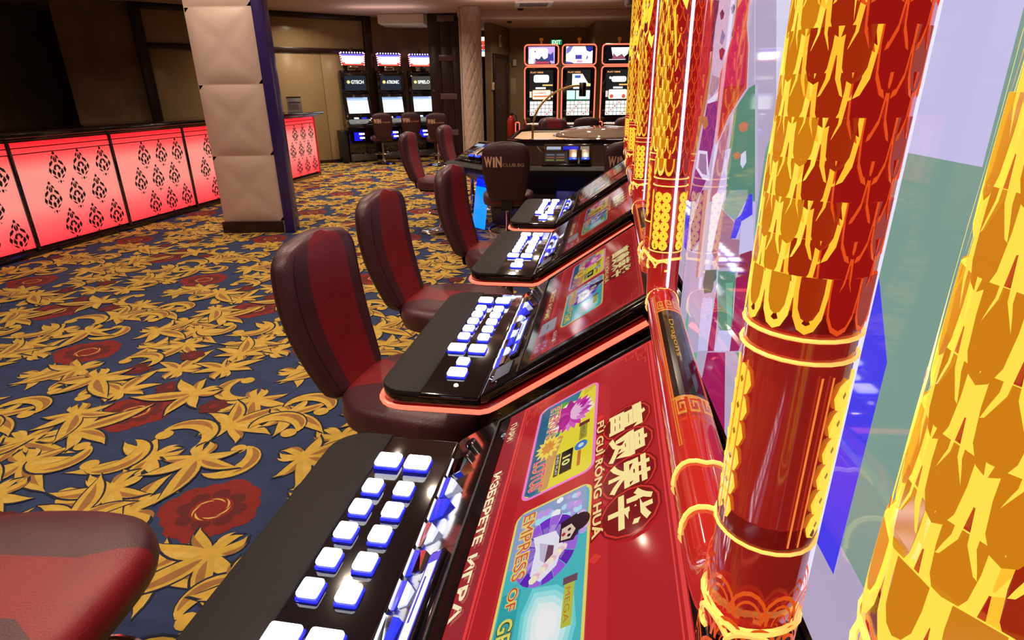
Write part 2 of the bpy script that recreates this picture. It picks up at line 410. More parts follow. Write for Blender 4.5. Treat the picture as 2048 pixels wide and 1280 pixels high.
# ------------------------------------------------------------------ pillars and wall pieces
QUILT = mat('cream_quilted_leather', (.52, .42, .35), .42, bump=(200, .1))
def quilt_column(name, label, x, y, r, z0, z1, dz=.30, nd=9):
    t = thing(name, label, 'column', (x, y, 0))
    mb = MB(); n = nd*10; nz = int((z1-z0)/dz*14); vs = []; fs = []
    for i in range(nz+1):
        z = z0 + (z1-z0)*i/nz
        for k in range(n):
            a = 2*PI*k/n; u = k/n*nd; q = (z-z0)/dz
            p1 = abs(((u+q) % 1)-.5)*2; p2 = abs(((u-q) % 1)-.5)*2
            g = min(1-p1, 1-p2)
            g = min(1, g*2.6)**.6
            rr = r - .024*(1-g)
            vs.append((rr*math.cos(a), rr*math.sin(a), z))
    for i in range(nz):
        for k in range(n): fs.append((i*n+k, i*n+(k+1) % n, (i+1)*n+(k+1) % n, (i+1)*n+k))
    mb.add(vs, fs); obj('quilted_cladding', mb, QUILT, t, smooth=60)
    for sg in (1, -1):
        for k in range(nd):
            pts = []
            for i in range(int((z1-z0)/dz*6)+1):
                z = z0 + i*dz/6; a = 2*PI*((k+.5)/nd + sg*(z-z0)/dz/nd)
                pts.append((math.cos(a)*(r-.0185), math.sin(a)*(r-.0185), z))
            obj('shaded_seam', MB().tube(pts, .0055, 5), mat('seam_shade_brown', (.07, .04, .03), .6), t)  # stitching drawn as dark tubes, standing in for shade in the grooves
    st = MB()
    for i in range(int((z1-z0)/dz*2)):
        for k in range(nd):
            a = 2*PI*((k + (0 if i % 2 else .5))/nd); z = z0+i*dz/2
            if z > z1-.02 or z < z0+.02: continue
            M = Matrix.Translation((math.cos(a)*(r-.019), math.sin(a)*(r-.019), z))
            st.box(-.007, .007, -.007, .007, -.007, .007, .003, M=M, seg=1)
    o = obj('quilting_buttons', st, mat('crystal_stud', (.5, .4, .3), .1, 1.), t); o['kind'] = 'stuff'
    obj('column_base', MB().lathe([(r+.01, 0), (r+.02, .01), (r+.02, .09), (r, .10)], 32), DWOOD, t)
    obj('column_trim', MB().box(-r-.03, -r+.0, -.03, .03, 0.002, CEIL-.002, .004), mat('pale_trim', (.5, .42, .34), .3), t)
    return t
quilt_column('quilted_column', 'round column clad in cream diamond quilted leather beside the maroon panel', -.68, 11.5, .185, .10, CEIL-.005)
# near left pillar: cream padded faces with violet lit corner strip
pt = thing('padded_pillar', 'cream padded pillar with dark violet corner strip at the left edge', 'pillar', (-2.2, 5.85, 0))
PILM = mat('cream_padded_panel', (.60, .46, .40), .45, bump=(120, .1))
obj('pillar_core', MB().box(-.72, -.02, .02, .13, 0, CEIL-.002, .01), PILM, pt)
for i in range(4):
    z0 = .12+i*.645
    mb = MB(); vs = []; fs = []; nx, nz = 14, 14
    for a in range(nz+1):
        for b in range(nx+1):
            u, q = b/nx, a/nz
            d = min(1, 5*min(u, 1-u))*min(1, 5*min(q, 1-q))
            diag = min(1, 6*min(abs(u-q), abs(1-u-q)))**.5
            vs.append((-.715+.61*u, .02-.028*d**.5*(.55+.45*diag), z0+.635*q))
    for a in range(nz):
        for b in range(nx): k = a*(nx+1)+b; fs.append((k, k+1, k+nx+2, k+nx+1))
    obj('padded_panel', mb.add(vs, fs), PILM, pt, smooth=60)
obj('corner_strip', MB().box(-.10, 0, -.012, .14, 0, CEIL-.002, .006), mat('violet_black_strip', (.035, .02, .12), .22, bump=(200, .1)), pt)
obj('pillar_base', MB().box(-.73, -.118, -.014, .02, 0, .118, .004), DWOOD, pt)

# maroon wooden panel with pale plates
mp = thing('maroon_panel', 'tall dark maroon timber panel with four pale plates between machines and column', 'wall panel', (-1.56, 12.35, 0))
MPM = mat('dark_maroon_timber', (.022, .006, .009), .35, var=(6, .4, (30, 30, 1)))
for k in range(3):
    obj('plank', MB().box(.0+k*.228, .222+k*.228, 0, .10, 0, CEIL-.003, .006), MPM, mp)
obj('edge_post', MB().box(.60, .70, -.03, -.001, 0, CEIL-.003, .01), mat('dark_maroon_edge', (.03, .01, .012), .3), mp)
for k, z in enumerate((2.61, 1.93, 1.23, .55)):
    obj('pale_plate', MB().box(.19, .52, -.022, -.001, z-.055, z+.055, .004), mat('pale_pink_plate', (.13, .07, .085), .3), mp)
for k, x in enumerate((.06, .56)):
    obj('stud', MB().lathe([(.001, 0), (.012, .002), (.014, .012)], 10, M=Matrix.Translation((x, -.001, 1.34)) @ Matrix.Rotation(PI/2, 4, 'X')), CHROME, mp)

# lit picture, wall boxes, exit sign, extinguisher
o = thing('lit_picture', 'narrow backlit picture in the passage right of the quilted column', 'picture', (-.80, 15.895, 2.11))
obj('picture_box', MB().box(0, .32, -.06, -.001, 0, .46, .006), MATTE, o)
a = Art(lambda u, v_, h: (u, -.061-h, v_), 1.0); a.rect(.01, .01, .31, .45, '#fff4df', 1.6); a.rect(.03, .26, .29, .36, '#f05a3c'); a.rect(.05, .12, .27, .16, '#7fa9d8'); a.disc(.16, .21, .05, '#d84a3a'); a.build('picture_print', o)
WH = mat('white_wall_box', (.55, .50, .42), .45)
def wbox(name, label, cat, u, z, w_, h_, detail):
    t = thing(name, label, cat, MD @ Vector((u, 0, z)), dang)
    obj('housing', MB().box(-w_/2, w_/2, -.045, -.001, -h_/2, h_/2, .008), WH, t)
    obj(detail, MB().box(-w_*.3, w_*.3, -.049, -.0452, -h_*.2, h_*.25, .001), mat('grey_grille', (.2, .18, .16), .5), t)
wbox('wall_speaker', 'white wall speaker high on the diagonal wall', 'speaker', .62, 2.38, .13, .26, 'grille')
wbox('access_panel', 'small pale access keypad left of the far door', 'keypad', .06, 1.42, .085, .16, 'key_area')
t = thing('motion_sensor', 'tiny white sensor on the far wall right of the door', 'sensor', (.12, 15.349, 1.95))
obj('housing', MB().box(-.045, .045, -.05, -.001, -.075, .075, .015), WH, t)
t = thing('wall_notice', 'pale notice sheet on the far wall beside the door', 'notice', (.02, 15.349, 1.42))
obj('sheet', MB().box(-.0, .13, -.008, -.001, -.19, .19, .001), mat('pale_paper', (.30, .24, .16), .6), t)
t = thing('exit_sign', 'green illuminated exit sign above the red edged machines', 'sign', (1.125, 15.29, 2.385))
obj('sign_box', MB().box(-.14, .14, .0, .05, -.065, .065, .006), MATTE, t)
a = Art(lambda u, v_, h: (u, -h-.001, v_), 1.0); a.rect(-.13, -.055, .13, .055, '#12a45a', .8); a.text('EXIT', 0, -.04, .12, '#d8ffe0', 1.5, bold=.02, width=.20, center=True); a.build('sign_face', t)
t = thing('fire_extinguisher', 'red fire extinguisher standing by the far wall left of the machines', 'fire extinguisher', (.02, 12.9, 0))
obj('cylinder_body', MB().lathe([(.001, .30), (.07, .30), (.082, .32), (.082, .74), (.06, .80), (.03, .83), (.03, .85)], 20), mat('extinguisher_red', (.42, .02, .02), .25), t)
obj('valve', MB().box(-.03, .05, -.02, .02, .85, .90, .008), MATTE, t)
obj('hose', MB().tube([(.05, 0, .87), (.11, 0, .84), (.12, 0, .65), (.10, 0, .48)], .012), MATTE, t)
obj('stand', MB().lathe([(.12, .0), (.12, .02), (.02, .03), (.02, .30)], 18), CHROME, t)

# ------------------------------------------------------------------ bar counter on the left
bc = thing('bar_counter', 'bar counter with glowing red damask front and dark stepped top', 'bar counter', (-3.26, 10.22, 0), 0)
bd = Vector((-.18, -1.0, 0)).normalized()     # along the front, towards the camera
bn = Vector((bd.y, -bd.x, 0)); bn = -bn if bn.x < 0 else bn   # outward
MBc = Matrix(((bd.x, bn.x, 0, 0), (bd.y, bn.y, 0, 0), (0, 0, 1, 0), (0, 0, 0, 1)))
BL = 6.4
obj('counter_body', MB().box(0, BL, -.60, -.03, .0, .96, .004, M=MBc), MATTE, bc)
obj('worktop', MB().box(-.09, BL+.05, -.66, .14, 1.00, 1.035, .006, M=MBc), BLACK, bc)
obj('top_step', MB().box(-.04, BL, -.63, .08, .978, .999, .003, M=MBc), BLACK, bc)
obj('top_step', MB().box(-.01, BL, -.61, .04, .961, .977, .003, M=MBc), BLACK, bc)
obj('plinth', MB().box(-.02, BL, -.58, .0, .0, .05, .004, M=MBc), BLACK, bc)
def damask(a, cu, cv, s, c='#2a0806'):
    def sym(pts, k=1.):
        a.poly([(cu+x*s*1.35, cv+y*s) for x, y in pts], c, k); a.poly([(cu-x*s*1.35, cv+y*s) for x, y in pts][::-1], c, k, False)
    sym([(0, .50), (.035, .44), (.02, .38), (0, .40)])
    sym([(.03, .38), (.09, .33), (.10, .24), (.05, .28)]); sym([(.01, .35), (.05, .25), (.02, .14), (0, .16)])
    sym([(.09, .22), (.17, .14), (.19, .02), (.12, .08), (.07, .16)])
    sym([(.20, .02), (.23, -.10), (.19, -.20), (.15, -.08)])
    sym([(.01, .10), (.07, .04), (.10, -.06), (.04, -.10), (.03, 0), (0, .02)])
    sym([(.12, -.04), (.15, -.16), (.09, -.26), (.06, -.16)]); sym([(.17, -.24), (.10, -.34), (.04, -.36), (.10, -.27)])
    sym([(0, -.14), (.04, -.20), (.03, -.30), (0, -.34)]); sym([(.0, -.40), (.03, -.44), (0, -.52)]); sym([(.05, -.42), (.08, -.45), (.06, -.48)])
REDP = mat('red_lit_glass_panel', (.5, .1, .1), .25, emit='#ee5058', strength=1.0)
nt = REDP.node_tree; b_ = nt.nodes['Principled BSDF']      # lit from LED strips along its top and bottom edges
tc = nt.nodes.new('ShaderNodeTexCoord'); sx = nt.nodes.new('ShaderNodeSeparateXYZ'); rp = nt.nodes.new('ShaderNodeValToRGB')
nt.links.new(tc.outputs['Object'], sx.inputs[0]); nt.links.new(sx.outputs['Z'], rp.inputs['Fac']); nt.links.new(rp.outputs['Color'], b_.inputs['Emission Color'])
rp.color_ramp.elements[0].position = .08; rp.color_ramp.elements[0].color = (*s2l('#ff3040'), 1)
rp.color_ramp.elements[1].position = .94; rp.color_ramp.elements[1].color = (*s2l('#ff2230'), 1)
for p_, h_ in ((.25, '#ee5a60'), (.42, '#e08a80'), (.70, '#e08e82'), (.82, '#ee4c50')):
    e = rp.color_ramp.elements.new(p_); e.color = (*s2l(h_), 1)
pw = 1.05
for k in range(6):
    u0 = .03+k*pw; u1 = u0+pw-.035
    g = obj('lit_panel', MB().box(u0, u1, -.029, -.008, .075, .855, .002, M=MBc), REDP, bc)
    g2 = obj('lit_panel', MB().box(u0, u1, -.029, -.004, .865, .905, .002, M=MBc), REDP, bc)
    g3 = obj('lit_panel', MB().box(u0, u1, -.029, -.004, .915, .955, .002, M=MBc), REDP, bc)
    a = Art(lambda u, v_, h: MBc @ Vector((u, -.008+h, v_)), lit=False, h0=.001, step=.0001)
    for r_, (cv, off) in enumerate(((.72, 0), (.47, .5), (.21, 0))):
        for c_ in range(4):
            cu = u0 + (u1-u0)*(c_+.5+(off if c_ < 3 else 9))/4
            if cu < u1-.05: damask(a, cu, cv, .285)
    a.build('damask_print', g)['kind'] = 'stuff'
    obj('panel_divider', MB().box(u1, u1+.035, -.029, .004, .05, .96, .002, M=MBc), BLACK, bc)
obj('panel_divider', MB().box(-.002, .03, -.029, .004, .05, .96, .002, M=MBc), mat('red_edge', (.3, .01, .01), .3, emit=(.5, .01, .01), strength=.5), bc)
def onbar(u, v_, z=1.035): return bc.location + MBc @ Vector((u, v_, z))
t = thing('menu_holder', 'upright acrylic menu card holder on the far end of the bar top', 'menu holder', onbar(.32, -.14), .30)
obj('card', MB().box(-.11, .11, -.004, .004, .012, .235, .001, M=Matrix.Rotation(-.10, 4, 'X')), mat('menu_card', (.30, .26, .25), .35), t)
a = Art(lambda u, v_, h: Matrix.Rotation(-.10, 4, 'X') @ Vector((u, -.0045-h, v_)), lit=False)
a.rect(-.11, .212, .11, .235, '#16121c'); a.rect(-.09, .14, .09, .155, '#241a24')
for k in range(7): a.rect(-.09, .125-.014*k, .05+.006*(k % 3), .130-.014*k, '#4a4048')
a.build('card_print', t); obj('foot', MB().box(-.11, .11, -.04, .05, 0, .010, .003), mat('acrylic', (.5, .5, .5), .05, trans=.8), t)
t = thing('bar_tray', 'low dark tray of small glassware on the bar beside the menu holder', 'tray', onbar(.95, -.16), .2)
obj('tray_dish', MB().lathe([(.001, 0), (.16, 0), (.18, .022), (.17, .024), (.15, .008), (.001, .008)], 24), DCHROME, t)
GL = mat('clear_glass', (.9, .85, .8), .03, trans=1.)
for k in range(3):
    g = thing('drinking_glass', ['short clear glass on the bar tray, nearest the menu holder', 'short clear glass in the middle of the bar tray', 'short clear glass on the bar tray, furthest from the menu holder'][k], 'glass', onbar(.86+.09*k, -.16, 1.0435), group='glasses on the bar tray')
    obj('glass_cup', lambda: MB().lathe([(.001, .001), (.026, .001), (.034, .09), (.031, .09), (.024, .008), (.001, .007)], 16), GL, g, key='glass')
for k, (u, lab) in enumerate(((1.5, 'dark bottle with gold cap on the bar top by the wall post'), (1.68, 'dark bottle second along the bar top past the glasses'))):
    g = thing('bottle', lab, 'bottle', onbar(u, -.2))
    obj('bottle_body', lambda: MB().lathe([(.001, 0), (.036, 0), (.038, .15), (.015, .20), (.013, .25), (.001, .25)], 16), mat('dark_bottle_glass', (.02, .012, .008), .05, coat=1), g, key='bottle')
    obj('bottle_cap', lambda: MB().lathe([(.001, .2505), (.015, .2505), (.015, .275), (.001, .276)], 12), mat('gold_metal', (.8, .5, .15), .2, 1.), g, key='bcap')
# ------------------------------------------------------------------ the row of slot machines on the right
PHI = 0.166
EA = Vector((math.sin(PHI), math.cos(PHI), 0)); EB = Vector((math.cos(PHI), -math.sin(PHI), 0))
S, W = .75, .588
P0 = Vector((-.4925*.53, 1.8861*.53, 0)) - EA*S
def row(a, b, z=0.): return P0 + EA*a + EB*b + Vector((0, 0, z))
SB, SZ = .8137, .5812      # slope direction of the screen in (b, z)
def slope(u, v, h=0.):     # u: from the far side towards the viewer's end; v: up the slope
    return (.21+v*SB-h*SZ, .575-u, .806+v*SZ+h*SB)
PAT = mat('gold_key_print', (.5, .3, .05), .15, emit=(1., .48, .10), strength=.8)
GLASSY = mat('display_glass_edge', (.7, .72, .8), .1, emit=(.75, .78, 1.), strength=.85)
ARTCOL = dict(lav='#b9aac8', lav2='#c9c4ee', ared='#b02c34', tan='#a8724a', tanp='#b98a7c', hair='#5a3050', skin='#c6b2cc', skin2='#a08aa0', shade='#8a7aa4',
              lips='#8e2448', white='#dcd8f4', purp='#76307e', oran='#cc5a3c', oran2='#cc7c5c', ribb='#c42c56', green='#5c8c78', greenl='#6fb096', green2='#8fa69c',
              pink='#a87490', blue='#4a40f0', dkg='#4a7068', mag='#a41c5c')
ART=[
 ('lav',[(0.648, 1.438), (0.398, 1.406), (0.31, 1.235), (0.613, 1.181)]),
 ('lav',[(0.578, 1.203), (0.316, 1.244), (0.249, 1.114), (0.52, 0.989)]),
 ('ared',[(0.626, 1.435), (0.582, 1.429), (0.581, 1.404), (0.573, 1.356), (0.573, 1.305), (0.592, 1.266), (0.613, 1.222), (0.614, 1.183), (0.638, 1.179), (0.66, 1.26), (0.636, 1.343), (0.631, 1.409)]),
 ('tan',[(0.566, 1.377), (0.557, 1.376), (0.562, 1.32), (0.582, 1.286), (0.602, 1.244), (0.624, 1.242), (0.598, 1.295), (0.579, 1.333)]),
 ('hair',[(0.587, 1.43), (0.551, 1.425), (0.562, 1.4), (0.563, 1.372), (0.577, 1.372), (0.581, 1.404)]),
 ('skin',[(0.555, 1.426), (0.461, 1.414), (0.46, 1.391), (0.472, 1.377), (0.495, 1.345), (0.519, 1.338), (0.548, 1.345), (0.56, 1.366), (0.556, 1.398)]),
 ('hair',[(0.466, 1.415), (0.456, 1.413), (0.458, 1.388), (0.467, 1.38), (0.472, 1.382), (0.464, 1.397)]),
 ('hair',[(0.543, 1.411), (0.532, 1.414), (0.519, 1.408), (0.523, 1.403), (0.534, 1.403)]),
 ('hair',[(0.489, 1.41), (0.48, 1.413), (0.471, 1.409), (0.475, 1.404), (0.482, 1.403)]),
 ('shade',[(0.521, 1.393), (0.501, 1.384), (0.511, 1.375), (0.525, 1.379)]),
 ('lips',[(0.525, 1.371), (0.51, 1.373), (0.493, 1.369), (0.503, 1.359), (0.515, 1.361)]),
 ('skin2',[(0.548, 1.345), (0.504, 1.341), (0.507, 1.331), (0.535, 1.32), (0.555, 1.324)]),
 ('white',[(0.559, 1.315), (0.527, 1.322), (0.501, 1.327), (0.498, 1.323), (0.531, 1.313), (0.553, 1.312)]),
 ('purp',[(0.559, 1.312), (0.499, 1.317), (0.496, 1.297), (0.498, 1.269), (0.517, 1.223), (0.56, 1.191), (0.613, 1.181), (0.581, 1.247)]),
 ('tan',[(0.579, 1.297), (0.549, 1.297), (0.539, 1.288), (0.559, 1.281), (0.578, 1.288)]),
 ('white',[(0.585, 1.254), (0.527, 1.258), (0.5, 1.226), (0.536, 1.223), (0.588, 1.23)]),
 ('shade',[(0.57, 1.251), (0.532, 1.254), (0.514, 1.231), (0.542, 1.229), (0.573, 1.233)]),
 ('oran',[(0.461, 1.414), (0.414, 1.408), (0.413, 1.388), (0.396, 1.366), (0.383, 1.33), (0.401, 1.322), (0.442, 1.301), (0.47, 1.278), (0.489, 1.268), (0.503, 1.324), (0.503, 1.346), (0.467, 1.38)]),
 ('ribb',[(0.454, 1.413), (0.419, 1.409), (0.418, 1.388), (0.401, 1.367), (0.39, 1.333), (0.407, 1.325), (0.448, 1.304), (0.477, 1.28), (0.485, 1.277), (0.491, 1.324), (0.494, 1.345), (0.46, 1.379)]),
 ('ared',[(0.487, 1.331), (0.393, 1.333), (0.408, 1.325), (0.449, 1.304), (0.477, 1.28), (0.485, 1.279), (0.492, 1.318)]),
 ('green',[(0.417, 1.31), (0.374, 1.33), (0.355, 1.333), (0.305, 1.236), (0.407, 1.218), (0.421, 1.263)]),
 ('oran2',[(0.394, 1.296), (0.378, 1.3), (0.361, 1.299), (0.361, 1.293), (0.379, 1.29), (0.391, 1.292)]),
 ('oran2',[(0.401, 1.267), (0.387, 1.271), (0.371, 1.27), (0.375, 1.266), (0.392, 1.263)]),
 ('white',[(0.371, 1.27), (0.356, 1.275), (0.349, 1.265), (0.359, 1.258), (0.369, 1.261)]),
 ('pink',[(0.468, 1.275), (0.441, 1.293), (0.43, 1.297), (0.431, 1.262), (0.456, 1.209), (0.496, 1.202), (0.478, 1.248)]),
 ('lav2',[(0.435, 1.268), (0.413, 1.272), (0.424, 1.215), (0.445, 1.211)]),
 ('green2',[(0.421, 1.21), (0.393, 1.232), (0.332, 1.242), (0.33, 1.235), (0.359, 1.207), (0.396, 1.207)]),
 ('pink',[(0.419, 1.208), (0.363, 1.205), (0.367, 1.187), (0.329, 1.195), (0.321, 1.17), (0.399, 1.147), (0.44, 1.153), (0.429, 1.192)]),
 ('blue',[(0.36, 1.208), (0.341, 1.217), (0.325, 1.239), (0.315, 1.241), (0.305, 1.222), (0.337, 1.21), (0.349, 1.192), (0.368, 1.187)]),
 ('lav2',[(0.338, 1.211), (0.306, 1.224), (0.289, 1.191), (0.331, 1.18)]),
 ('tanp',[(0.524, 1.212), (0.483, 1.218), (0.479, 1.159), (0.482, 1.11), (0.51, 1.101), (0.515, 1.153)]),
 ('purp',[(0.545, 1.192), (0.531, 1.21), (0.52, 1.212), (0.513, 1.15), (0.558, 1.122), (0.576, 1.152)]),
 ('white',[(0.469, 1.212), (0.435, 1.226), (0.411, 1.229), (0.433, 1.177), (0.448, 1.13), (0.464, 1.125), (0.467, 1.177)]),
 ('dkg',[(0.46, 1.126), (0.408, 1.142), (0.404, 1.134), (0.417, 1.112), (0.452, 1.099), (0.465, 1.107)]),
 ('green',[(0.399, 1.143), (0.336, 1.162), (0.326, 1.154), (0.33, 1.142), (0.318, 1.111), (0.333, 1.099), (0.361, 1.089), (0.373, 1.09), (0.394, 1.129)]),
 ('greenl',[(0.363, 1.141), (0.337, 1.15), (0.322, 1.109), (0.333, 1.1), (0.351, 1.124)]),
 ('mag',[(0.397, 1.128), (0.378, 1.099), (0.374, 1.058), (0.404, 1.044), (0.399, 1.091)]),
 ('lips',[(0.325, 1.182), (0.291, 1.195), (0.269, 1.153), (0.322, 1.137), (0.324, 1.159)]),
 ('mag',[(0.328, 1.158), (0.28, 1.173), (0.264, 1.143), (0.287, 1.098), (0.323, 1.081), (0.319, 1.122)]),
 ('lav2',[(0.365, 1.086), (0.316, 1.107), (0.315, 1.085), (0.374, 1.058)]),
 ('lav2',[(0.456, 1.092), (0.419, 1.104), (0.401, 1.046), (0.449, 1.024), (0.458, 1.069)]),
]
def lotus_card(a, u0, v0, u1, v1):
    """picture card: magenta lotus, teal band with pink lettering, yellow ground"""
    w_, h_ = u1-u0, v1-v0
    def X(u, v_): return (u0+u*w_, v0+v_*h_)
    a.rect(u0-.004, v0-.004, u1+.004, v1+.004, '#ff8ad8', 1.1, r=.014); a.rect(u0, v0, u1, v1, '#f4e23c', 1.1, r=.011)
    a.poly([X(.0, .10), X(.04, 0), X(.96, 0), X(1, .10), X(1, .26), X(.7, .30), X(.45, .42), X(.2, .62), X(0, .74)], '#3f86a0')
    a.poly([X(.02, .06), X(.05, .02), X(.95, .02), X(.98, .08), X(.98, .16), X(0.02, .16)], '#2d6c94')
    a.poly([X(.45, .30), X(.75, .24), X(.99, .22), X(.99, .36), X(.7, .42), X(.5, .50)], '#e0a860'); a.poly([X(.0, .78), X(.0, .98), X(.04, .99), X(.10, .80)], '#f0d040')
    for (x, y, r) in ((.3, .42, .09), (.12, .40, .08), (.38, .34, .07)):
        a.poly([X(x+r*math.cos(t)*1.0, y+r*1.7*math.sin(t)) for t in [k*PI/5 for k in range(10)]], '#5cb24c')
    def petal(cx, cy, L, wd, ang, c, k=1.):
        P = []
        for t in [i/8 for i in range(9)]: P.append((t, math.sin(PI*t**.8)*wd))
        Q = P + [(x, -y) for x, y in P[::-1][1:-1]]
        a.poly([X(cx+(x*L*math.cos(ang)-y*math.sin(ang))*.62, cy+(x*L*math.sin(ang)+y*math.cos(ang))) for x, y in Q], c, k)
    [a.poly([X(.27+.17*k_*(1+.06*math.sin(6*t_))*math.cos(t_), .58+.40*k_*(1+.06*math.sin(6*t_))*math.sin(t_)) for t_ in [i*PI/12 for i in range(24)]], c_, 1.1) for k_, c_ in ((1., '#fbf0a0'), (.93, '#fff8d8'), (.85, '#fff4ff'))]
    for k in range(11): petal(.26, .60, .36, .075, .2+k*.30-.9, ['#e862c8', '#d83cb0', '#f090d8'][k % 3])
    for k, (an, L) in enumerate([(2.0, .36), (2.6, .34), (3.2, .34), (3.8, .32), (4.5, .34), (5.1, .28), (5.7, .3)]): petal(.27, .56, L, .085, an, ['#c81e9c', '#e040b4', '#b41a90'][k % 3])
    for k in range(7): petal(.27, .58, .22, .04, .6+k*.35, '#ffc8f0')
    a.text('ETERNAL', *X(.05, .19), h_*.26, '#ffe070', bold=.05, width=w_*.42); a.text('ETERNAL', *X(.05, .19), h_*.26, '#e84a9c', bold=.0, width=w_*.42)
    a.text('LOTUS', *X(.66, .07), h_*.30, '#ffb050', bold=.06, width=w_*.30); a.text('LOTUS', *X(.66, .07), h_*.30, '#f050b0', bold=.0, width=w_*.30)
    for k in range(14): petal(.555, .26, .22, .04, k*.449, '#ffe25a', 1.1)
    for k in range(9): petal(.555, .26, .13, .035, k*.70+.2, '#f0a040')
    a.rect(*X(.70, .52), *X(.92, .70), '#15100a'); a.text('10', *X(.76, .55), h_*.16, '#fff6a0', bold=.03, width=w_*.09)
    a.rect(*X(.70, .43), *X(.92, .50), '#4a3a10'); a.text('LINES PLAY', *X(.71, .445), h_*.06, '#ffffff', width=w_*.20)
    a.rect(*X(.46, .76), *X(.50, .93), '#7c3030'); a.rect(*X(.50, .78), *X(.66, .90), '#b8a840'); a.text('MEGA', *X(.51, .80), h_*.09, '#5a6020', width=w_*.13)
    a.disc(*X(.72, .82), .009, '#4a86d8'); a.disc(*X(.72, .82), .004, '#e0f0ff'); a.rect(*X(.77, .78), *X(.92, .83), '#d87830')
def lady_card(a, u0, v0, u1, v1):
    """picture card: lady in white with a purple parasol, blossoms, aqua ground"""
    w_, h_ = u1-u0, v1-v0
    def X(u, v_): return (u0+u*w_, v0+v_*h_)
    a.rect(u0-.003, v0-.003, u1+.003, v1+.003, '#f4e070', 1.1, r=.014); a.rect(u0, v0, u1, v1, '#4fc4cc', 1.05, r=.012)
    a.poly([X(.0, .05), X(.0, .95), X(.25, .99), X(.30, .6), X(.42, .3), X(.40, .02), X(.04, .0)], '#9db0e0')
    [a.poly([X(.80+(x-.80)*k_, .62+(y-.62)*k_) for x, y in ((.56, .38), (.60, .70), (.70, .92), (.86, .97), (1.02, .90), (1.04, .45), (.92, .30), (.70, .28))], c_, 1.1) for k_, c_ in ((.93, '#78dce0'), (.80, '#a4ecee'), (.66, '#cef6f6'), (.50, '#f0fdfd'), (.34, '#ffffff'))]; a.poly([X(.55, .02), X(.55, .25), X(.98, .25), X(.98, .02)], '#35b0b8')
    rn = random.Random(3)
    for k in range(46):
        x, y = rn.uniform(.02, .36), rn.uniform(.32, .97); a.disc(*X(x, y), rn.uniform(.003, .007), rn.choice(['#ffffff', '#f0b4e8', '#c8a4f0', '#b8e8ff']), 1.1, 6)
    cx, cy, R = .36, .50, .40
    def ring(r0, r1, t0, t1, c): a.poly([X(cx+r*math.cos(t)*.56, cy+r*math.sin(t)) for r, t in ((r0, t0), (r1, t0), (r1, (t0+t1)/2), (r1, t1), (r0, t1))], c)
    for k in range(16):
        t = k*PI/8; ring(.02, R, t, t+PI/8-.02, ['#8038d8', '#a860f0', '#6c28c4', '#b070f0'][k % 4])
        ring(.08, R*.7, t+.04, t+PI/8-.08, ['#a884e0', '#c0a0f0', '#9a78d8'][k % 3])
    a.poly([X(.24, .30), X(.34, .36), X(.50, .34), X(.56, .48), X(.50, .66), X(.38, .72), X(.26, .60)], '#f4f0ff', 1.1)
    a.poly([X(.30, .40), X(.42, .44), X(.48, .56), X(.36, .60)], '#d8cce8'); a.poly([X(.34, .52), X(.46, .50), X(.44, .60), X(.36, .60)], '#7a4a60')
    a.poly([X(.22, .66), X(.36, .66), X(.38, .84), X(.30, .94), X(.20, .86)], '#3a1c2c')
    a.disc(*X(.27, .90), .012, '#3a1c2c'); a.poly([X(.27, .68), X(.35, .68), X(.36, .80), X(.31, .86), X(.26, .80)], '#f8dcc8')
    a.disc(*X(.295, .78), .0022, '#3a1c2c', n=6); a.disc(*X(.335, .78), .0022, '#3a1c2c', n=6); a.disc(*X(.315, .71), .0026, '#c83048', n=6)
    for k in range(12): a.disc(*X(.40+.012*k, .72-.03*k), .005, ['#ffe8f0', '#f8c8d8', '#fff6d0'][k % 3], 1.1, 7)
    a.text('EMPRESS', *X(.03, .10), h_*.24, '#ffe27a', bold=.07, width=w_*.46); a.text('EMPRESS', *X(.03, .10), h_*.24, '#e86a48', bold=.0, width=w_*.46)
    a.text('OF', *X(.53, .10), h_*.17, '#ffe27a', bold=.07, width=w_*.13); a.text('OF', *X(.53, .10), h_*.17, '#e0503c', bold=.0, width=w_*.13)
    a.text('GEMS', *X(.70, .06), h_*.24, '#5a5018', bold=.06, width=w_*.26); a.text('GEMS', *X(.70, .06), h_*.24, '#f4ec70', bold=.02, width=w_*.26)
    a.rect(*X(.60, .77), *X(.64, .93), '#7c5060'); a.rect(*X(.64, .79), *X(.86, .90), '#c8d04a'); a.text('MEGA', *X(.66, .81), h_*.08, '#d88030', width=w_*.18)
def key_line(a, u0, v0, u1, v1, c, k=1.):
    a.frame(u0, v0, u1, v1, .0035, c, k); a.frame(u0+.006, v0+.006, u1-.006, v1-.006, .0014, c, k)
    for (x, y, sx_, sy) in ((u0, v1, 1, -1), (u0, v0, 1, 1), (u1, v1, -1, -1), (u1, v0, -1, 1)):
        def q(p): return [(x+sx_*i*.008, y+sy*j*.008) for i, j in p]
        a.line(q([(1.4, 7), (1.4, 5), (2.8, 5), (2.8, 3.6), (2.0, 3.6), (2.0, 4.2)]), .0016, c, k); a.line(q([(7, 1.4), (5, 1.4), (5, 2.8), (3.6, 2.8), (3.6, 2.0), (4.2, 2.0)]), .0016, c, k)
        a.line(q([(1.2, 1.2), (3, 1.2), (3, 3), (1.2, 3)]), .0016, c, k)
